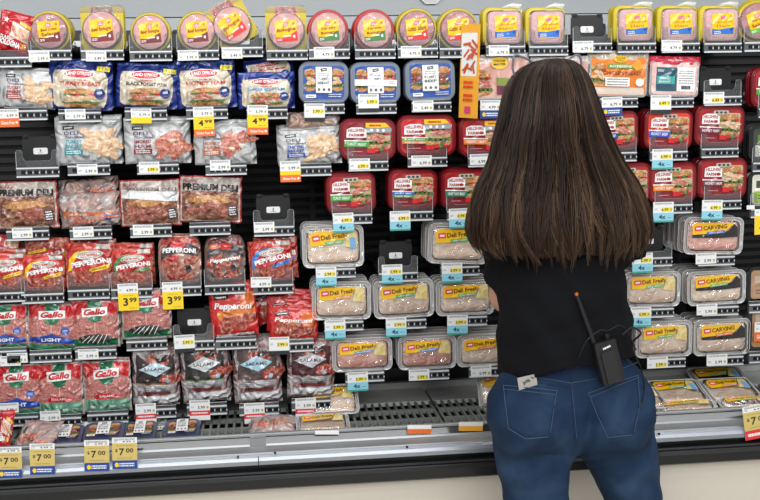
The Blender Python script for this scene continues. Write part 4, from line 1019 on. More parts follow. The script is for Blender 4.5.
 ('sal', 6, 311, 341, 400, 47, -2, 2, (305.5, 398, 'r', ('5.99',)), 'wrapped salami tray beside the clear tubs', dict(lab=(76, 34, 38), dia=(205, 205, 210), line=(120, 40, 40))),
 ('deli', 6, 363, 339, 372, 60, 0, 3, (357.5, 372, 'b', ('5.99',)), 'clear ham and turkey tub with blue strip', dict(band=(110, 160, 220), mt=M_TRAYHAM)),
 ('deli', 6, 428, 337, 370, 58, 0, 3, (419, 369.5, 'hl', ('5.99',)), 'clear ham tub with blue strip', dict(band=(110, 160, 220), mt=M_TRAYHAM)),
 ('deli', 6, 486, 335, 367, 56, 0, 3, (481, 366, 'w', ('5.99',)), 'clear tub with orange strip left of her jeans', dict(band=(240, 120, 60))),
 ('deli', 6, 665, 322, 358, 56, 0, 3, (657.5, 357, 'hl', ('5.99',)), 'clear turkey tub right of her waist', dict(band=(120, 190, 90))),
 ('deli', 6, 723, 320, 356, 56, 0, 3, (717, 354.5, 'w', ('5.99',)), 'clear carving tub with orange strip', dict(carv=1, t1='CARVING', band=(230, 120, 60))),
]

def make_pack(kind, w, h, opts, seed):
    nm, cat, grp = NAMES[kind]
    t = empty(nm); o = dict(opts); o['seed'] = seed
    d, f = KINDS[kind](t, w, h, o)
    return t, d, f, cat, grp

rowcount = {}
ITEMS.sort(key=lambda i: (i[1], i[2]))
for n, (kind, row, cx, top, bot, wpx, tilt, backs, tg, short, opts) in enumerate(ITEMS):
    k = rowcount.get(row, 0); rowcount[row] = k+1
    where = f'{ORD[k]} place of the {ROWS[row]}'
    p = P(cx, bot, 0); sc = (P(cx+20, bot, 0)-P(cx-20, bot, 0)).length/40
    W = wpx*sc; H = (P(cx, top, 0)-p).length
    trx = cx+1.5 if kind == 'deli' else cx
    if kind != 'EMPTY':
        t, d, f, cat, grp = make_pack(kind, W, H, opts, n*3+1)
        rg = random.Random(n)
        a = math.radians(tilt)
        lift = abs(math.sin(a))*W/2*(.9 if abs(tilt) > 3 else 1)
        t.location = (p.x, f+.001, p.z+.0005+lift*(1 if kind != 'round' else .5)); t.rotation_euler = (0, -a, 0)
        tag(t, f'{short}, {where}', cat, grp)
        for b in range(backs):
            c = copy_tree(t)
            jx = rg.uniform(-.002, .002) if kind in ('round', 'square', 'red', 'gtub', 'deli') else rg.uniform(-.005, .005)
            c.location = (p.x+jx, f+.001+(b+1)*d, p.z+.0005+lift+(rg.uniform(0, .0015) if kind in ('deli', 'red', 'gtub', 'square', 'round') else rg.uniform(.0, .006)))
            c.rotation_euler = (0, -a*.5 if kind != 'round' else 0, 0)
            if kind == 'sig' and backs == 4:
                c.location.x += (-.012, .01, -.03, -.035)[b]; c.location.z += (.018, .036, .045, .05)[b]; c.rotation_euler = (0, (-.06, -.1, .3, .35)[b]*-1, 0)
            if kind == 'pep' and b == 0: c.location.z += .006; c.location.x += .008
            tag(c, f'{cat}, {["directly","second","third","fourth"][b]} behind the front pack in {ORD[k]} place of the {ROWS[row]}')
    tl = f'empty black pusher tray in the {where}' if kind == 'EMPTY' else f'clear fronted pusher tray in the {where}'
    put_tray(trx, bot if kind != 'EMPTY' else bot, kind == 'EMPTY', tl, 'pusher trays', kind in ('blue', 'thin', 'prem', 'deli', 'gtub', 'orange', 'mess', 'sal', 'gallo', 'sig'))
    if tg:
        words = {'w': 'plain white', 'hl': 'white highlighted', 'y': 'white and yellow', 'yo': 'yellow and orange', 'b': 'white and blue', 'r': 'white and red', 'o': 'white and orange', 'k': 'white with black foot', 'yy': 'white with yellow foot', 'oo': 'white with two orange bands', 'nv': 'white and navy'}[tg[2]]
        price_tag(tg[0], tg[1], tg[2], tg[3], f'{words} price tag under the {where}', 'price tags', rot=random.Random(n).uniform(-.02, .02))

# fallen and leaning extras
def extra(kind, cx, cy, Y, wpx, hpx, rot, label, opts=None, seed=0, group=None):
    p = P(cx, cy, Y); sc = (P(cx+10, cy, Y)-P(cx, cy, Y)).length/10
    t, d, f, cat, grp = make_pack(kind, wpx*sc, hpx*sc, opts or {}, seed)
    t.location = p; t.rotation_euler = rot; tag(t, label, cat, group or grp)
    return t
R = math.radians
extra('blue', 271, 84, .03, 50, 26, (R(-8), R(-6), 0), 'blue ham pouch fallen sideways on top of the smoked ham pouch', dict(t1='HAM', yel=0), 301)
extra('mess', 90, 197, .04, 60, 20, (R(-15), R(-4), 0), 'crumpled clear pouch lying on the pouch with blue corner sticker', {}, 302)
extra('mess', 312, 128, .02, 54, 17, (R(-10), R(-3), 0), 'crumpled clear pouch lying on the chicken breast pouch', dict(mt=M_TURK), 303)
extra('pep', 47, 238, .03, 45, 30, (0, R(180), 0), 'upside down red pepperoni pouch behind the second pouch from left', {}, 304)
extra('bagred', 8, 254, .05, 26, 20, (0, R(5), 0), 'red pouch behind the leftmost pepperoni pouch', {}, 305)
# flat packs in the well
WL = 'packs lying in the well'
def lie(kind, cx, cy, Y, wpx, hm, lean, yaw, label, opts=None, seed=0):
    p = P(cx, cy, Y); sc = (P(cx+10, cy, Y)-P(cx, cy, Y)).length/10
    t, d, f, cat, grp = make_pack(kind, wpx*sc, hm, opts or {}, seed)
    t.location = p; t.rotation_euler = (R(-lean), 0, R(yaw)); tag(t, label, cat, WL)
    return t
nav = dict(rim=(58, 74, 104), lab=(40, 52, 80), t1='ROAST', t2='BEEF', mt=M_BEEF)
for cx, cy, Y, wp, lab in ((62, 444, -.15, 36, 'navy rimmed tub right of the peach coloured bag'), (78, 441, -.08, 36, 'navy rimmed tub just left of the widest navy tub'), (101, 441, -.13, 42, 'widest navy rimmed tub behind the third gold tag'), (138, 440, -.12, 34, 'navy rimmed tub behind the fourth gold tag'), (160, 437, -.05, 30, 'navy rimmed tub hidden behind the rightmost one'), (181, 438, -.13, 37, 'rightmost navy rimmed tub lying in the well')):
    lie('gtub', cx, cy, Y, wp, .10, 77, 0, lab, nav, int(cx))
lie('mess', 32, 449, -.16, 42, .095, 58, -14, 'clear bag of peach coloured slices at left of the well', dict(mt=M_HAM), 402)
lie('bagred', 2, 449, -.17, 16, .10, 30, -10, 'red bag at the left end of the well', {}, 403)
lie('mess', 274, 432, -.13, 46, .09, 80, 0, 'ham pouch lying under the third salami tray', dict(mt=M_HAM), 404)
dd = dict(band=(200, 150, 60), mt=M_TRAYTURK)
lie('deli', 324, 431, -.15, 54, .10, 80, 0, 'old clear tub with yellow label lying by the grille', dd, 405)
lie('deli', 334, 414, -.02, 52, .10, 50, 0, 'tan clear tub leaning under the fourth salami tray', dd, 406)
lie('deli', 503, 408, .02, 46, .12, 25, 0, 'clear tub leaning just left of her jeans', dd, 407)
da = dict(band=(120, 190, 120), blue=1)
lie('deli', 648, 408, -.14, 44, .11, 75, 0, 'clear tub with red corner directly right of her jeans', dict(band=(230, 90, 80)), 408)
lie('deli', 686, 403, -.07, 54, .13, 74, 0, 'clear tub with green strip lying in the well', da, 409)
lie('deli', 740, 401, -.08, 52, .13, 74, 0, 'clear tub with orange strip lying in the well', dict(band=(240, 150, 90), blue=1), 410)
lie('deli', 727, 389, .10, 54, .12, 70, 0, 'dark shaded clear tub at the back of the well', da, 411)
lie('deli', 690, 411, -.15, 60, .05, 70, 0, 'front clear tub under the green strip one', dict(mt=M_TRAYTURK), 412)
lie('deli', 752, 407, -.15, 58, .05, 70, 0, 'front clear tub at the right end of the well', dict(mt=M_TRAYTURK), 413)
# edge boxes
put_tray(766, 303, False, 'clear fronted pusher tray under the tan box of the sixth row', 'pusher trays', True)
put_tray(766, 353, False, 'clear fronted pusher tray under the tan box of the lowest peg row', 'pusher trays', True)
extra('dark', 764, 302, .01, 34, 34, (0, 0, 0), 'tan box at the right edge of the sixth row', dict(lab=(176, 140, 110), c=(190, 170, 150), c2=(190, 150, 120)), 420)
extra('dark', 764, 352, .01, 32, 52, (0, 0, 0), 'tan box at the right edge of the lowest peg row', dict(lab=(176, 140, 110), c=(200, 180, 160), c2=(230, 150, 60)), 421)

# ---- signs on the rail
for cx, top, lab in ((9, 447, 'gold and blue price card at the left end of the rail'), (42, 443.5, 'gold and blue price card, second on the rail'), (96.5, 440, 'gold and blue price card in front of the widest navy tub'), (124.5, 437.5, 'gold and blue price card, last of four on the rail')):
    price_tag(cx, top, 'g', ('4.99',), lab, 'gold price cards on the rail', Y=-.328, rot=R(2), wpx=25)
for cx, top, kd, lab in ((419.5, 425, 'wo', 'small white and orange tag on the dark price channel'), (471, 422, 'wy', 'small white and yellow tag beside her jeans'), (327, 430.5, 's', 'small blank white tag on the dark price channel')):
    price_tag(cx, top, kd, ('',), lab, 'small tags on the price channel', Y=-.2855, rot=R(3), wpx=24)
t = price_tag(755, 405, 'gr', ('4.99',), 'gold and red price card at the right end of the rail', None, Y=-.328, rot=R(-8), wpx=26)
t = price_tag(765, 322, 'o', ('4.99',), 'white and orange price tag at the right edge', 'price tags')
t = price_tag(757, 205, 's', ('4.99',), 'blank white tag at the right edge', 'price tags')

# ---- orange shelf talker, sticking out from the shelf
t = tag(empty('shelf_talker', P(468, 118, -.02)), 'orange and white vertical shelf talker jutting from the second row', 'sign')
mb = MB(); sc = .0027; Hh = 92*sc; Ww = .066
cardm = paper((246, 176, 52))
mb.box(-Ww/2, Ww/2, -.0006, .0006, 0, Hh, cardm); mb.build('card', t)
a = Art(.0002); a.rect(-.002, Hh*.68, Ww*.82, Hh*.46, PW, .0, r=.004)
rg = random.Random(4)
for i in range(16): a.rect(rg.uniform(-.02, .02), Hh*rg.uniform(.5, .86), .028, .006, paper((206, 90, 50)), rg.uniform(0, 3), r=.002)
a.bars(0, Hh*.36, Ww*.5, 2, .012, paper((226, 60, 30)), 0, .6); a.bars(0, Hh*.22, Ww*.5, 2, .012, paper((226, 60, 30)), 0, .6); a.rect(0, Hh*.09, .02, .018, paper((220, 60, 120)))
a.build('print', t, y=-.0008); t.rotation_euler = (0, R(3), R(-52))
# octagonal white sign on the header
p = P(431, -5, .42); t = tag(empty('octagonal_sign', (p.x, .425, p.z-.03)), 'white octagonal sign on grey header panel', 'sign'); mb = MB()
mb.prism(ell(.045, .045, 0, .045, 8, PI/8), -.002, .0, PW); mb.build('card', t)
a = Art(); a.poly(ell(.040, .040, 0, .045, 8, PI/8), paper((225, 226, 226))); a.build('print', t, y=-.002)
# ================================================================ the shopper
YP = -.56
def Q(px, py, dy=0.0): return P(px, py, YP+dy)

class Field:
    """distance field on a grid, turned into one continuous skin"""
    def __init__(s, lo, hi, vs):
        s.lo = np.array(lo, float); s.vs = vs; s.n = np.ceil((np.array(hi)-s.lo)/vs).astype(int)+1
        s.D = np.full(s.n, .2, np.float32)
    def region(s, a, b, pad):
        i0 = np.maximum(0, np.floor((np.minimum(a, b)-pad-s.lo)/s.vs).astype(int)); i1 = np.minimum(s.n, np.ceil((np.maximum(a, b)+pad-s.lo)/s.vs).astype(int)+1)
        ax = [s.lo[k]+s.vs*np.arange(i0[k], i1[k]) for k in range(3)]
        return tuple(slice(i0[k], i1[k]) for k in range(3)), np.meshgrid(*ax, indexing='ij')
    def blend(s, sl, d, k, sub=False):
        A = s.D[sl]; d = d.astype(np.float32)
        if sub:
            h = np.clip(.5-.5*(A+d)/k, 0, 1); s.D[sl] = A*(1-h)-d*h+k*h*(1-h)
        else:
            h = np.clip(.5+.5*(A-d)/k, 0, 1); s.D[sl] = A*(1-h)+d*h-k*h*(1-h)
    def cone(s, a, b, ra, rb, k=.02, fy=1.0, cut=False, sub=False):
        a = np.array(a, float); b = np.array(b, float); r = max(ra, rb)
        sl, (X, Y, Z) = s.region(a, b, r*max(1, 1/fy)+.06)
        ab = (b-a)*np.array([1, fy, 1]); px, py, pz = X-a[0], (Y-a[1])*fy, Z-a[2]
        h0 = (px*ab[0]+py*ab[1]+pz*ab[2])/max(1e-9, ab@ab); h = np.clip(h0, 0, 1)
        d = np.sqrt((px-h*ab[0])**2+(py-h*ab[1])**2+(pz-h*ab[2])**2)-(ra+(rb-ra)*h)
        if cut: d = np.maximum(d, (h0-1)*np.linalg.norm(ab))
        s.blend(sl, d, k, sub)
    def ball(s, c, rx, ry, rz, k=.02, sub=False):
        c = np.array(c, float); R = np.array([rx, ry, rz])
        sl, (X, Y, Z) = s.region(c-R, c+R, .06)
        q = np.sqrt(((X-c[0])/rx)**2+((Y-c[1])/ry)**2+((Z-c[2])/rz)**2)
        s.blend(sl, (q-1)*min(rx, ry, rz), k, sub)
    def warp(s, fn):
        ax = [s.lo[k]+s.vs*np.arange(s.n[k]) for k in range(3)]
        X, Y, Z = np.meshgrid(*ax, indexing='ij'); s.D = fn(s.D, X, Y, Z).astype(np.float32)
    def mesh(s):
        D = s.D; D[0] = D[-1] = .1; D[:, 0] = D[:, -1] = .1; D[:, :, 0] = D[:, :, -1] = .1
        ins = D < 0; nx, ny, nz = D.shape
        c = [(i, j, k) for i in (0, 1) for j in (0, 1) for k in (0, 1)]
        cnt = sum(ins[i:nx-1+i, j:ny-1+j, k:nz-1+k].astype(np.int8) for i, j, k in c)
        act = (cnt > 0) & (cnt < 8); idx = np.full(act.shape, -1, np.int64); I = np.argwhere(act); idx[act] = np.arange(len(I))
        acc = np.zeros((len(I), 3)); m = np.zeros(len(I))
        for a in range(8):
            for b in range(a+1, 8):
                ca, cb = np.array(c[a]), np.array(c[b])
                if abs(ca-cb).sum() != 1: continue
                da = D[tuple((I+ca).T)]; db = D[tuple((I+cb).T)]; x = (da < 0) != (db < 0)
                t = np.where(x, da/np.where(x, da-db, 1), 0)
                acc[x] += (ca+(cb-ca)*t[:, None])[x]; m[x] += 1
        V = s.lo+(I+acc/m[:, None])*s.vs; F = []
        for ax in range(3):
            o1, o2 = [(1, 2), (2, 0), (0, 1)][ax]
            sh = [slice(None)]*3; s2 = [slice(None)]*3; sh[ax] = slice(0, -1); s2[ax] = slice(1, None)
            e = ins[tuple(sh)] != ins[tuple(s2)]; E = np.argwhere(e)
            E = E[(E[:, o1] > 0) & (E[:, o2] > 0) & (E[:, o1] < D.shape[o1]-1) & (E[:, o2] < D.shape[o2]-1)]
            u = np.zeros(3, int); u[o1] = 1; v = np.zeros(3, int); v[o2] = 1
            q = np.stack([idx[tuple(E.T)], idx[tuple((E-u).T)], idx[tuple((E-u-v).T)], idx[tuple((E-v).T)]], 1)
            fl = ins[tuple(E.T)]; q[~fl] = q[~fl][:, ::-1]
            F.append(q)
        return V, np.concatenate(F)
def field_obj(fd, name, mat, parent):
    V, F = fd.mesh(); me = bpy.data.meshes.new(name); me.from_pydata(V.tolist(), [], F.tolist()); me.materials.append(mat)
    me.polygons.foreach_set('use_smooth', [True]*len(F)); me.update()
    bm = bmesh.new(); bm.from_mesh(me)
    bmesh.ops.smooth_vert(bm, verts=bm.verts, factor=.5, use_axis_x=True, use_axis_y=True, use_axis_z=True)
    bmesh.ops.recalc_face_normals(bm, faces=bm.faces); bm.to_mesh(me); bm.free()
    o = bpy.data.objects.new(name, me); COL.objects.link(o); o.parent = parent
    return o

c0 = Q(570, 400)
person = tag(empty('person', (c0.x, YP, 0)), 'person seen from behind with long brown hair, black t-shirt and blue jeans', 'person')
OFF = Vector((c0.x, YP, 0))
def L(v): return tuple(Vector(v)-OFF)                      # into the person's own frame
def q(px, py, dy=0.0): return L(Q(px, py, dy))

skin = ramp_mat('skin', [(0.3, (206, 150, 124)), (0.7, (222, 170, 145))], 20, rough=.5, coat=0, bump=.05)
head = np.array(q(556, 113, .03)); neck0 = np.array(q(561, 168, .02)); 
shL = np.array(q(506, 206, .03)); shR = np.array(q(615, 205, .04)); elL = np.array(q(506, 296, .10)); elR = np.array(q(622, 250, .20))
wrL = np.array(q(522, 282, .33)); wrR = np.array(q(615, 226, .39))
chest = np.array(q(562, 236, .025)); waist = np.array(q(566, 325, .0)); pel = np.array(q(570, 392, .0))
hipL = np.array(q(534, 430, .0)); hipR = np.array(q(612, 428, .01))
thL = np.array(q(533, 456, .0)); thR = np.array(q(622, 456, .02)); t2L = np.array(q(537, 500, .0)); t2R = np.array(q(634, 500, .03))
knL = np.array([t2L[0]+.008, .01, .45]); knR = np.array([t2R[0]+.022, .07, .45]); anL = np.array([t2L[0]+.012, -.03, .09]); anR = np.array([t2R[0]+.045, .04, .09])

B = Field((-.34, -.26, -.01), (.34, .58, 1.66), .005)
B.ball(head+[0, -.005, .02], .074, .092, .095, .02); B.ball(head+[0, .03, -.045], .056, .058, .065, .03)
B.cone(head+[0, .088, .0], head+[0, .102, -.022], .009, .013, .012)             # nose
B.ball(head+[0, .082, -.05], .02, .012, .008, .008)                             # lips
for sx in (-1, 1):
    B.ball(head+[sx*.075, .0, -.01], .010, .02, .03, .008)                       # ears
    B.ball(head+[sx*.03, .092, .012], .016, .012, .010, .008, sub=True)          # eye sockets
B.cone(head+[0, -.005, -.06], neck0, .05, .054, .02); B.cone(neck0, neck0+[0, 0, -.05], .056, .07, .03)
B.cone((shL+[.03, 0, .0]), (shR+[-.03, 0, 0]), .052, .052, .04, 1.1)
B.cone(chest+[-.06, 0, .02], chest+[.06, 0, .02], .085, .085, .04, 1.15); B.cone(chest, waist, .118, .100, .04, 1.25); B.cone(waist, pel, .1, .125, .04, 1.2)
def limb(pts, rs, k=.015):
    for a, b, ra, rb in zip(pts, pts[1:], rs, rs[1:]): B.cone(a, b, ra, rb, k)
limb([shL, elL, wrL], [.046, .036, .024]); limb([shR, elR, wrR], [.046, .036, .024])
limb([hipL, thL, t2L, knL, (knL+anL)/2+[0, -.02, .06], anL], [.085, .072, .062, .048, .045, .032], .02)
limb([hipR, thR, t2R, knR, (knR+anR)/2+[0, -.02, .06], anR], [.085, .070, .056, .046, .045, .032], .02)
for an in (anL, anR): B.cone(an+[0, -.02, -.05], an+[0, .14, -.062], .03, .024, .02, 1); 
def hand(w, d, up, side, curl):
    d = np.array(d, float); d /= np.linalg.norm(d); n = np.array(up, float); n -= d*(n@d); n /= np.linalg.norm(n); sd = np.cross(d, n)*side
    for t in (-.024, -.008, .008, .024): B.cone(w+d*.01+sd*t*.5, w+d*.085+sd*t, .014, .011, .008)
    for i, (t, ln) in enumerate(((-.028, .062), (-.0095, .074), (.0095, .079), (.028, .070))):
        a = w+d*.086+sd*t; b = a+(d*math.cos(curl)-n*math.sin(curl))*ln*.45; c = b+(d*math.cos(curl*2.1)-n*math.sin(curl*2.1))*ln*.32; e = c+(d*math.cos(curl*3)-n*math.sin(curl*3))*ln*.26
        B.cone(a, b, .0090, .0084, .003); B.cone(b, c, .0084, .0078, .002); B.cone(c, e, .0078, .0068, .002)
    a = w+d*.03+sd*.024; b = a+sd*.028+d*.026-n*.008; c = b+d*.03+sd*.006-n*.012; B.cone(a, b, .013, .0105, .008); B.cone(b, c, .0105, .008, .003)
hand(wrL, (.12, .9, .3), (0, -.3, 1), 1, .5); hand(wrR, (-.2, .9, .25), (0, -.3, 1), -1, .5)
body = field_obj(B, 'body', skin, person)
for sx in (-1, 1):
    mb = MB(); e = head+[sx*.03, .079, .012]
    mb.loft([[(e[0]+.012*math.sin(t)*math.cos(a), e[1]+.012*math.cos(t), e[2]+.012*math.sin(t)*math.sin(a)) for a in [2*PI*i/12 for i in range(12)]] for t in [.05+PI*.9*i/8 for i in range(9)]], M((235, 232, 226), .2), True, True)
    mb.loft([[(e[0]+r_*math.cos(a), e[1]+y_, e[2]+r_*math.sin(a)) for a in [2*PI*i/12 for i in range(12)]] for r_, y_ in ((.006, .0105), (.001, .0123))], M((70, 45, 30), .2), True, True)
    mb.build('eye', person)

# ---- jeans
nz = lambda X, Y, Z, a, b, c, p: np.sin(X*a+Z*b+Y*c+p)
J = Field((-.26, -.22, .05), (.28, .22, .98), .0045)
J.cone(np.array(q(567, 360, .0)), np.array(q(569, 385, 0)), .128, .142, .03, 1.28)
J.cone(np.array(q(548, 405, .01)), np.array(q(594, 405, .01)), .125, .125, .04, 1.15)
J.ball(q(530, 412, -.04), .098, .098, .105, .03); J.ball(q(612, 411, -.038), .098, .098, .105, .03)
def jl(pts, rs):
    for a, b, ra, rb in zip(pts, pts[1:], rs, rs[1:]): J.cone(a, b, ra, rb, .012)
jl([hipL, thL, t2L, knL, (knL+anL)/2+[0, -.015, .05], anL+[0, 0, .03]], [.098, .0865, .0725, .058, .056, .05])
jl([hipR, thR, t2R, knR, (knR+anR)/2+[0, -.015, .05], anR+[0, 0, .03]], [.096, .082, .0645, .056, .056, .05])
zt = q(567, 346, -.12)[2]
def jw(D, X, Y, Z):
    D = D + .0026*nz(X, Y, Z, 45, 35, 20, 0)*nz(X, Y, Z, 25, -70, 0, 1)
    zc = q(570, 447)[2]
    # creases fanning from the crotch and under the seat
    for x0, sg in ((q(545, 0)[0], 1), (q(603, 0)[0], -1)):
        for k in range(3):
            u = (Z-zc-.012+.022*k)+sg*(X-x0)*(.25+.35*k)
            D = D + (.0060-.0012*k)*np.exp(-(u/.0075)**2)*np.exp(-((X-x0)/.045)**2)
    cen = q(576, 420)[0]-.02*(Z-zc)
    D = D + .011*np.exp(-((X-cen)/.012)**2)*np.clip((q(570, 385)[2]-Z)/.04, 0, 1)*(Y < 0)
    return np.maximum(D, Z-zt)
J.warp(jw)
denim = ramp_mat('denim', [(0.25, (18, 33, 54)), (0.5, (28, 49, 76)), (0.75, (50, 74, 102))], 9, 6, rough=.8, coat=0, bump=0, dist=.4)
nt = denim.node_tree; bs = nt.nodes['Principled BSDF']; bs.inputs['Specular IOR Level'].default_value = .2; add_bump(nt, bs, 900, .35, 1, .0006, False)
jeans = field_obj(J, 'jeans', denim, person)
bvh = BVHTree.FromPolygons([v.co.copy() for v in jeans.data.vertices], [tuple(p.vertices) for p in jeans.data.polygons])
camL = Vector(CAM)-OFF
def hit(px, py, off=.001):
    d = (Vector(q(px, py))-camL).normalized(); h = bvh.ray_cast(camL, d)
    if h[0] is None: return Vector(q(px, py, -.08))
    return h[0]+h[1]*off
def seam(pts, mat, r=.0009, name='stitching', par=None, off=.0007, n=10, dash=False):
    path = []
    for (a, b) in zip(pts, pts[1:]):
        for i in range(n): path.append(hit(a[0]+(b[0]-a[0])*i/n, a[1]+(b[1]-a[1])*i/n, off))
    path.append(hit(*pts[-1], off)); mb = MB(); mb.tube(path, r, mat, 5); return mb.build(name, par or jeans)
thr = M((72, 90, 116), .8); dk = M((22, 36, 64), .8)
def pocket(tl, tr, br, bm, bl):
    n = 14; mb = MB(); G = []
    for i in range(n+1):
        u = i/n
        if u < .5: b = (bl[0]+(bm[0]-bl[0])*u*2, bl[1]+(bm[1]-bl[1])*u*2)
        else: b = (bm[0]+(br[0]-bm[0])*(u*2-1), bm[1]+(br[1]-bm[1])*(u*2-1))
        tt = (tl[0]+(tr[0]-tl[0])*u, tl[1]+(tr[1]-tl[1])*u)
        for j in range(n+1): v = j/n; G.append(hit(tt[0]+(b[0]-tt[0])*v, tt[1]+(b[1]-tt[1])*v, .0022 if 0 < i < n and 0 < j < n else .0004))
    mb.add(G, [(i*(n+1)+j, (i+1)*(n+1)+j, (i+1)*(n+1)+j+1, i*(n+1)+j+1) for i in range(n) for j in range(n)], denim, True)
    p = mb.build('back_pocket', jeans)
    seam([tl, bl, bm, br, tr], thr, .0008, 'stitching', jeans, .0030); seam([tl, tr], thr, .0009, 'stitching', jeans, .0030)
    mx = lambda a, b, t: (a[0]+(b[0]-a[0])*t, a[1]+(b[1]-a[1])*t)
    seam([mx(tl, bl, .09), mx(tr, br, .09)], thr, .0007, 'stitching', jeans, .0032)
    return p
pocket((504, 386), (556, 391), (549, 436), (526, 438), (509, 428))
pocket((588, 393), (637, 376), (639, 404), (633, 434), (608, 437))
seam([(507, 368), (540, 378), (571, 383), (600, 378), (638, 362)], thr, .0008)      # yoke
seam([(508, 373), (540, 383), (571, 388)], dk, .0008)
seam([(569, 352), (571, 383), (573, 410), (575, 440)], dk, .0012); seam([(571.5, 383), (574, 410), (576.5, 438)], thr, .0006)
seam([(514, 364), (569, 368), (628, 360)], thr, .0006)
for (x, y) in ((569, 352), (530, 358)):
    mb = MB(); pts = [hit(x, y+i*2, .003) for i in range(8)]; mb.tube(pts, .0045, denim, 6); mb.build('belt_loop', jeans)

# ---- t-shirt
T = Field((-.30, -.22, .80), (.30, .32, 1.50), .005)
T.cone((shL+[.03, 0, .0]), (shR+[-.03, 0, 0]), .062, .062, .05, 1.05)
T.cone(neck0+[0, 0, -.03], chest, .066, .1, .04, 1.1)
T.cone(chest+[-.06, 0, .02], chest+[.06, 0, .02], .098, .098, .05, 1.1); T.cone(chest, np.array(q(562, 300, 0)), .136, .138, .03, 1.15)
T.cone(np.array(q(562, 300, 0)), np.array(q(566, 340, 0)), .138, .146, .03, 1.12); T.cone(np.array(q(566, 340, 0)), np.array(q(566, 395, -.005)), .146, .160, .03, 1.12)
T.cone(shL, shL+(elL-shL)*.78, .058, .054, .03, 1, True); T.cone(shR, shR+(elR-shR)*.95, .058, .056, .03, 1, True)
xl, xr = q(495, 383, -.1)[0], q(640, 355, -.1)[0]; zl, zr = q(495, 397, -.08)[2], q(638, 357, -.08)[2]; xm, zm = q(562, 367, -.12)[0], q(562, 367, -.12)[2]
def tw(D, X, Y, Z):
    D = D + .006*nz(X, Y, Z, 18, 42, 20, 0)*nz(X, Y, Z, 40, -22, 10, 2) + .003*nz(X, Y, Z, 70, 55, 0, 1)
    # pull folds running from the radio towards the left hem
    for k in range(4):
        u = (Z-q(560, 318+14*k)[2])-.35*(X-xm); D = D + .003*np.sin(u*0+1)*np.exp(-(u/.006)**2)*(Y < 0)*np.exp(-((X-xm-.02)/.08)**2)
    hem = np.where(X < xm, zl+(zm-zl)*(X-xl)/(xm-xl), zm+(zr-zm)*(X-xm)/(xr-xm))
    return np.maximum(D, hem-Z)
T.warp(tw)
black = M((13, 14, 19), .85, 0, 0, (700, .3), 'black_cotton', .2)
shirt = field_obj(T, 't_shirt', black, person)
for an in (anL, anR):
    S = Field(an+[-.07, -.09, -.095], an+[.07, .2, .0], .005); S.cone(an+[0, -.02, -.045], an+[0, .14, -.056], .041, .034, .02); S.ball(an+[0, 0, -.03], .045, .055, .05, .02)
    S.warp(lambda D, X, Y, Z: np.maximum(D, .001-Z)); field_obj(S, 'shoe', M((235, 235, 232), .5), person)

# ---- hair: locks laid from the crown down the back
PR_ = [(58, 549, 564, .02, .02), (60.5, 537, 573, .05, .05), (66, 526, 580, .075, .08), (75, 517, 585, .097, .09), (88, 510, 589, .115, .09), (102, 506, 592, .125, .07), (120, 502, 597, .128, .05), (142, 496, 605, .125, .04), (165, 489, 617, .125, .04), (188, 478, 632, .128, .05), (211, 471, 641, .138, .06), (234, 468, 645, .148, .06), (250, 473, 641, .152, .05), (262, 480, 636, .155, .04)]
RG = []
for y, a, b, db, df in PR_:
    A_, B2 = Vector(q(a, y, .01)), Vector(q(b, y, .01)); zc_ = Vector(q(562, y, -db*.75 if y > 150 else -db*.3)).z; RG.append(((A_.x+B2.x)/2, (B2.x-A_.x)/2*(.97 if y > 150 else 1), .03-.015*min(1, max(0, (y-62)/100)), db, df, zc_))
RG = np.array(RG)
def hp(t, th, f=1.0):
    k = min(max(t, 0), 1)*(len(RG)-1); i = min(int(k), len(RG)-2); g = RG[i]*(1-(k-i))+RG[i+1]*(k-i)
    s_ = math.sin(th); s_ = math.copysign(abs(s_)**(.95-.35*min(1, t*2)), s_)
    return Vector((g[0]+g[1]*f*math.cos(th), g[2]-(g[3] if s_ > 0 else g[4])*f*s_, g[5]))
hv = []; hf = []; ht = []
def ribbon(path, r, tones):
    o = len(hv); n = 3
    for i, p in enumerate(path):
        t = (path[min(i+1, len(path)-1)]-path[max(i-1, 0)]).normalized(); a = t.cross(Vector((0, 1, 0.01))).normalized(); b = t.cross(a)
        for k in range(n): c = 2*PI*k/n; hv.append(tuple(p+(a*math.cos(c)+b*math.sin(c))*r[i])); ht.append(tones[i])
    for i in range(len(path)-1):
        for k in range(n): j = (k+1) % n; hf.append((o+i*n+k, o+i*n+j, o+(i+1)*n+j, o+(i+1)*n+k))
rg = random.Random(7)
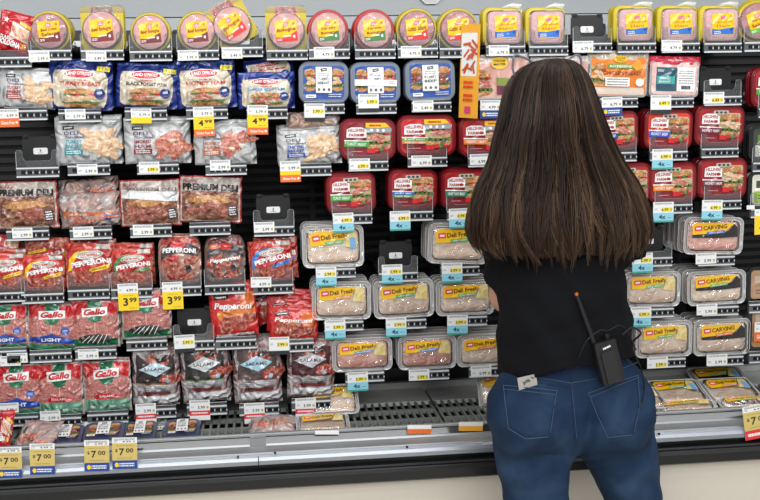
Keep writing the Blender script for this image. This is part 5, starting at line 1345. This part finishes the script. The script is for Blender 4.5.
# the mass under the locks
NR, NA = 34, 48; base = len(hv)
for i in range(NR+1):
    t = i/NR*.955
    for k in range(NA):
        th = 2*PI*k/NA; p = hp(t, th, .93*(1 if t > .02 else .6)); p.z += .004*math.sin(k*2.3)*t; hv.append(tuple(p)); ht.append(.05)
for i in range(NR):
    for k in range(NA): j = (k+1) % NA; hf.append((base+i*NA+k, base+i*NA+j, base+(i+1)*NA+j, base+(i+1)*NA+k))
hf.append(tuple(base+k for k in range(NA))[::-1]); hf.append(tuple(base+NR*NA+k for k in range(NA)))
NS = 26
for lk in range(330):
    th0 = PI*rg.uniform(-.12, 1.12); lt = rg.random()*.5; wv = rg.uniform(0, 6.3); amp = rg.uniform(.02, .10); ln = rg.choice((rg.uniform(.84, .98), rg.uniform(.95, 1.04)))-.05*abs(math.cos(th0))**3; lf = rg.uniform(.955, 1.05); drift = rg.uniform(-.10, .10)
    for st in range(11):
        ds = rg.uniform(-1, 1)*.055; df_ = rg.uniform(-.012, .012); l2 = ln*rg.uniform(.96, 1.01); path = []; rs = []; tn = []; tone = min(1, max(0, lt+rg.uniform(-.18, .25)))
        for i in range(NS+1):
            u = i/NS; t = .015+u*(l2-.015)
            cl = 1-.75*max(0, u-.5)*2*rg.uniform(.9, 1)
            th = th0+ds*cl*(1.5-.5*u)+drift*u*u+amp*math.sin(wv+u*9)*u*1.2
            p = hp(t, th, lf+df_+(.012*math.sin(wv*2+u*13))*u)
            if t > 1: p.z -= (t-1)*.55
            path.append(p); rs.append(.0013*(1 if u < .75 else max(.15, 1-(u-.75)*3.4))); tn.append(min(1, tone+.42*max(0, u-.55)**1.3*2))
        ribbon(path, rs, tn)
for fl in range(90):       # stray hairs at the outline
    sd = rg.choice((0.0, PI)); th0 = sd+rg.uniform(-.25, .25); wv = rg.uniform(0, 6); st = rg.uniform(.1, .5); en = rg.uniform(.6, 1.05)
    path = [hp(st+(en-st)*i/14, th0+.03*math.sin(wv+i*.7), 1.0+.05*math.sin(i/14*2.5+wv*.2)*rg.uniform(.6, 1)) for i in range(15)]
    ribbon(path, [.0006]*15, [.5]*15)
me = bpy.data.meshes.new('hair'); me.from_pydata(hv, [], hf); me.polygons.foreach_set('use_smooth', [True]*len(hf))
ca = me.color_attributes.new('strand_tone', 'FLOAT_COLOR', 'POINT'); ca.data.foreach_set('color', np.repeat(np.array(ht, np.float32), 4))
m, nt, b = newmat('hair'); at = nt.nodes.new('ShaderNodeAttribute'); at.attribute_name = 'strand_tone'; r = nt.nodes.new('ShaderNodeValToRGB')
for _ in range(1): r.color_ramp.elements.new(.5)
for e, (p, c) in zip(r.color_ramp.elements, [(0, (20, 13, 9)), (.5, (66, 48, 36)), (1, (126, 98, 72))]): e.position = p; e.color = lin(c)
nt.links.new(at.outputs['Fac'], r.inputs[0]); nt.links.new(r.outputs[0], b.inputs['Base Color']); b.inputs['Roughness'].default_value = .42; b.inputs['Specular IOR Level'].default_value = .22
me.materials.append(m); me.update()
o = bpy.data.objects.new('hair', me); COL.objects.link(o); o.parent = person

# ---- cat ear headband
hb = tag(empty('cat_ear_headband', Q(552, 62, .03)), 'thin grey wire cat ear headband worn on the brown hair', 'headband')
hbm = M((112, 112, 118), .35, .4); o0 = Vector(Q(552, 62, .03))
def hbp(px, py, dy=.03): return tuple(Vector(Q(px, py, dy))-o0)
for pts in (((516, 82), (512.5, 68), (513.5, 56.5), (516, 54.5), (524, 57.5), (533, 62), (538, 64)), ((567, 62), (571, 57.5), (576, 55), (579.5, 55.5), (581, 60), (581.5, 70), (581, 80))):
    mb = MB(); P4 = [Vector(hbp(*p)) for p in pts]; sm = []
    for i in range(len(P4)-1):
        for k in range(4): sm.append(P4[i].lerp(P4[i+1], k/4))
    sm.append(P4[-1]); mb.tube(sm, .0026, hbm, 6); mb.build('wire_ear', hb)
mb = MB(); mb.tube([hbp(516+(582-516)*i/16, 86-24*math.sin(PI*i/16), .035) for i in range(17)], .0025, hbm, 6); mb.build('band', hb)

# ---- card in the back pocket, two-way radio on the waistband
pb = hit(528, 386, .003)+OFF
t = tag(empty('paper_card', pb, (R(6), R(-10), 0)), 'folded pale paper card sticking out of the left back pocket', 'card')
mb = MB(); mb.box(-.021, .021, -.001, .001, -.045, .022, paper((176, 172, 164))); mb.build('paper', t)
a = Art(); 
for i in range(6): a.rect(rg.uniform(-.015, .015), rg.uniform(0, .018), .008, .003, paper((90, 88, 90)), rg.uniform(0, 3))
a.build('print', t, y=-.0012)
sv = [v.co.copy() for v in shirt.data.vertices]; jv = [v.co.copy() for v in jeans.data.vertices]
bvh = BVHTree.FromPolygons(sv+jv, [tuple(p.vertices) for p in shirt.data.polygons]+[tuple(i+len(sv) for i in p.vertices) for p in jeans.data.polygons])
pr = hit(607, 350, .026)+OFF; pr = Vector((pr.x, pr.y, Vector(P(607, 361, pr.y)).z)); pr.x = P(607, 361, pr.y).x
t = tag(empty('two_way_radio', pr, (R(-4), R(-13), 0)), 'black two way radio with antenna clipped to the waistband', 'radio')
rb = M((15, 15, 16), .45, .1); mb = MB()
mb.loft([ring(rr(.046, .092, .006, 4, 0, 0), -.019), ring(rr(.050, .096, .008, 4, 0, 0), -.016), ring(rr(.050, .096, .008, 4, 0, 0), .014), ring(rr(.044, .09, .006, 4, 0, 0), .018)], rb); mb.build('radio_body', t)
mb = MB(); mb.tube([(-.018, 0, .044), (-.019, 0, .06), (-.030, 0, .155)], [.006, .0055, .004], rb, 10); mb.build('antenna', t)
mb = MB(); mb.tube([(-.030, 0, .154), (-.0305, 0, .160)], [.0042, .0036], M((200, 90, 30), .4), 10); mb.build('antenna_tip', t)
mb = MB(); mb.tube([(.012, 0, .046), (.012, 0, .058)], .006, rb, 12); mb.build('volume_knob', t)
mb = MB(); mb.prism(rr(.03, .07, .004, 3, 0, -.01), -.023, -.019, M((24, 24, 25), .5)); mb.build('belt_clip', t)
a = Art(); a.bars(.001, .033, .018, 1, .005, PW, .18, .8); a.build('badge', t, y=-.0195)
def cord(pts, r=.0013, name='cord'):
    P5 = [Vector(hit(*p[:2], p[2]))+OFF-pr for p in pts]; mi = Matrix.Rotation(-R(-13), 3, 'Y') @ Matrix.Identity(3)
    mi = (Matrix.Rotation(R(-13), 3, 'Y') @ Matrix.Rotation(R(-4), 3, 'X')).inverted()
    P5 = [mi @ p for p in P5]; sm = []
    for i in range(len(P5)-1):
        a0, a1, a2, a3 = P5[max(i-1, 0)], P5[i], P5[i+1], P5[min(i+2, len(P5)-1)]
        for k in range(6):
            u = k/6; sm.append(.5*(2*a1+(a2-a0)*u+(2*a0-5*a1+4*a2-a3)*u*u+(3*a1-a0-3*a2+a3)*u**3))
    sm.append(P5[-1]); mb = MB(); mb.tube(sm, r, rb, 6); mb.build(name, t)
cord([(577, 361, .004), (579, 352, .02), (585, 342, .03), (592, 334, .035), (600, 329, .035), (610, 328, .035), (618, 332, .03), (624, 340, .022), (630, 348, .01), (636, 357, .006), (640, 370, .004), (643, 385, .004), (642, 398, .003), (638, 408, .003)])
cord([(612, 334, .035), (620, 330, .034), (628, 334, .03), (633, 342, .02), (636, 350, .012)], .0022, 'cord')
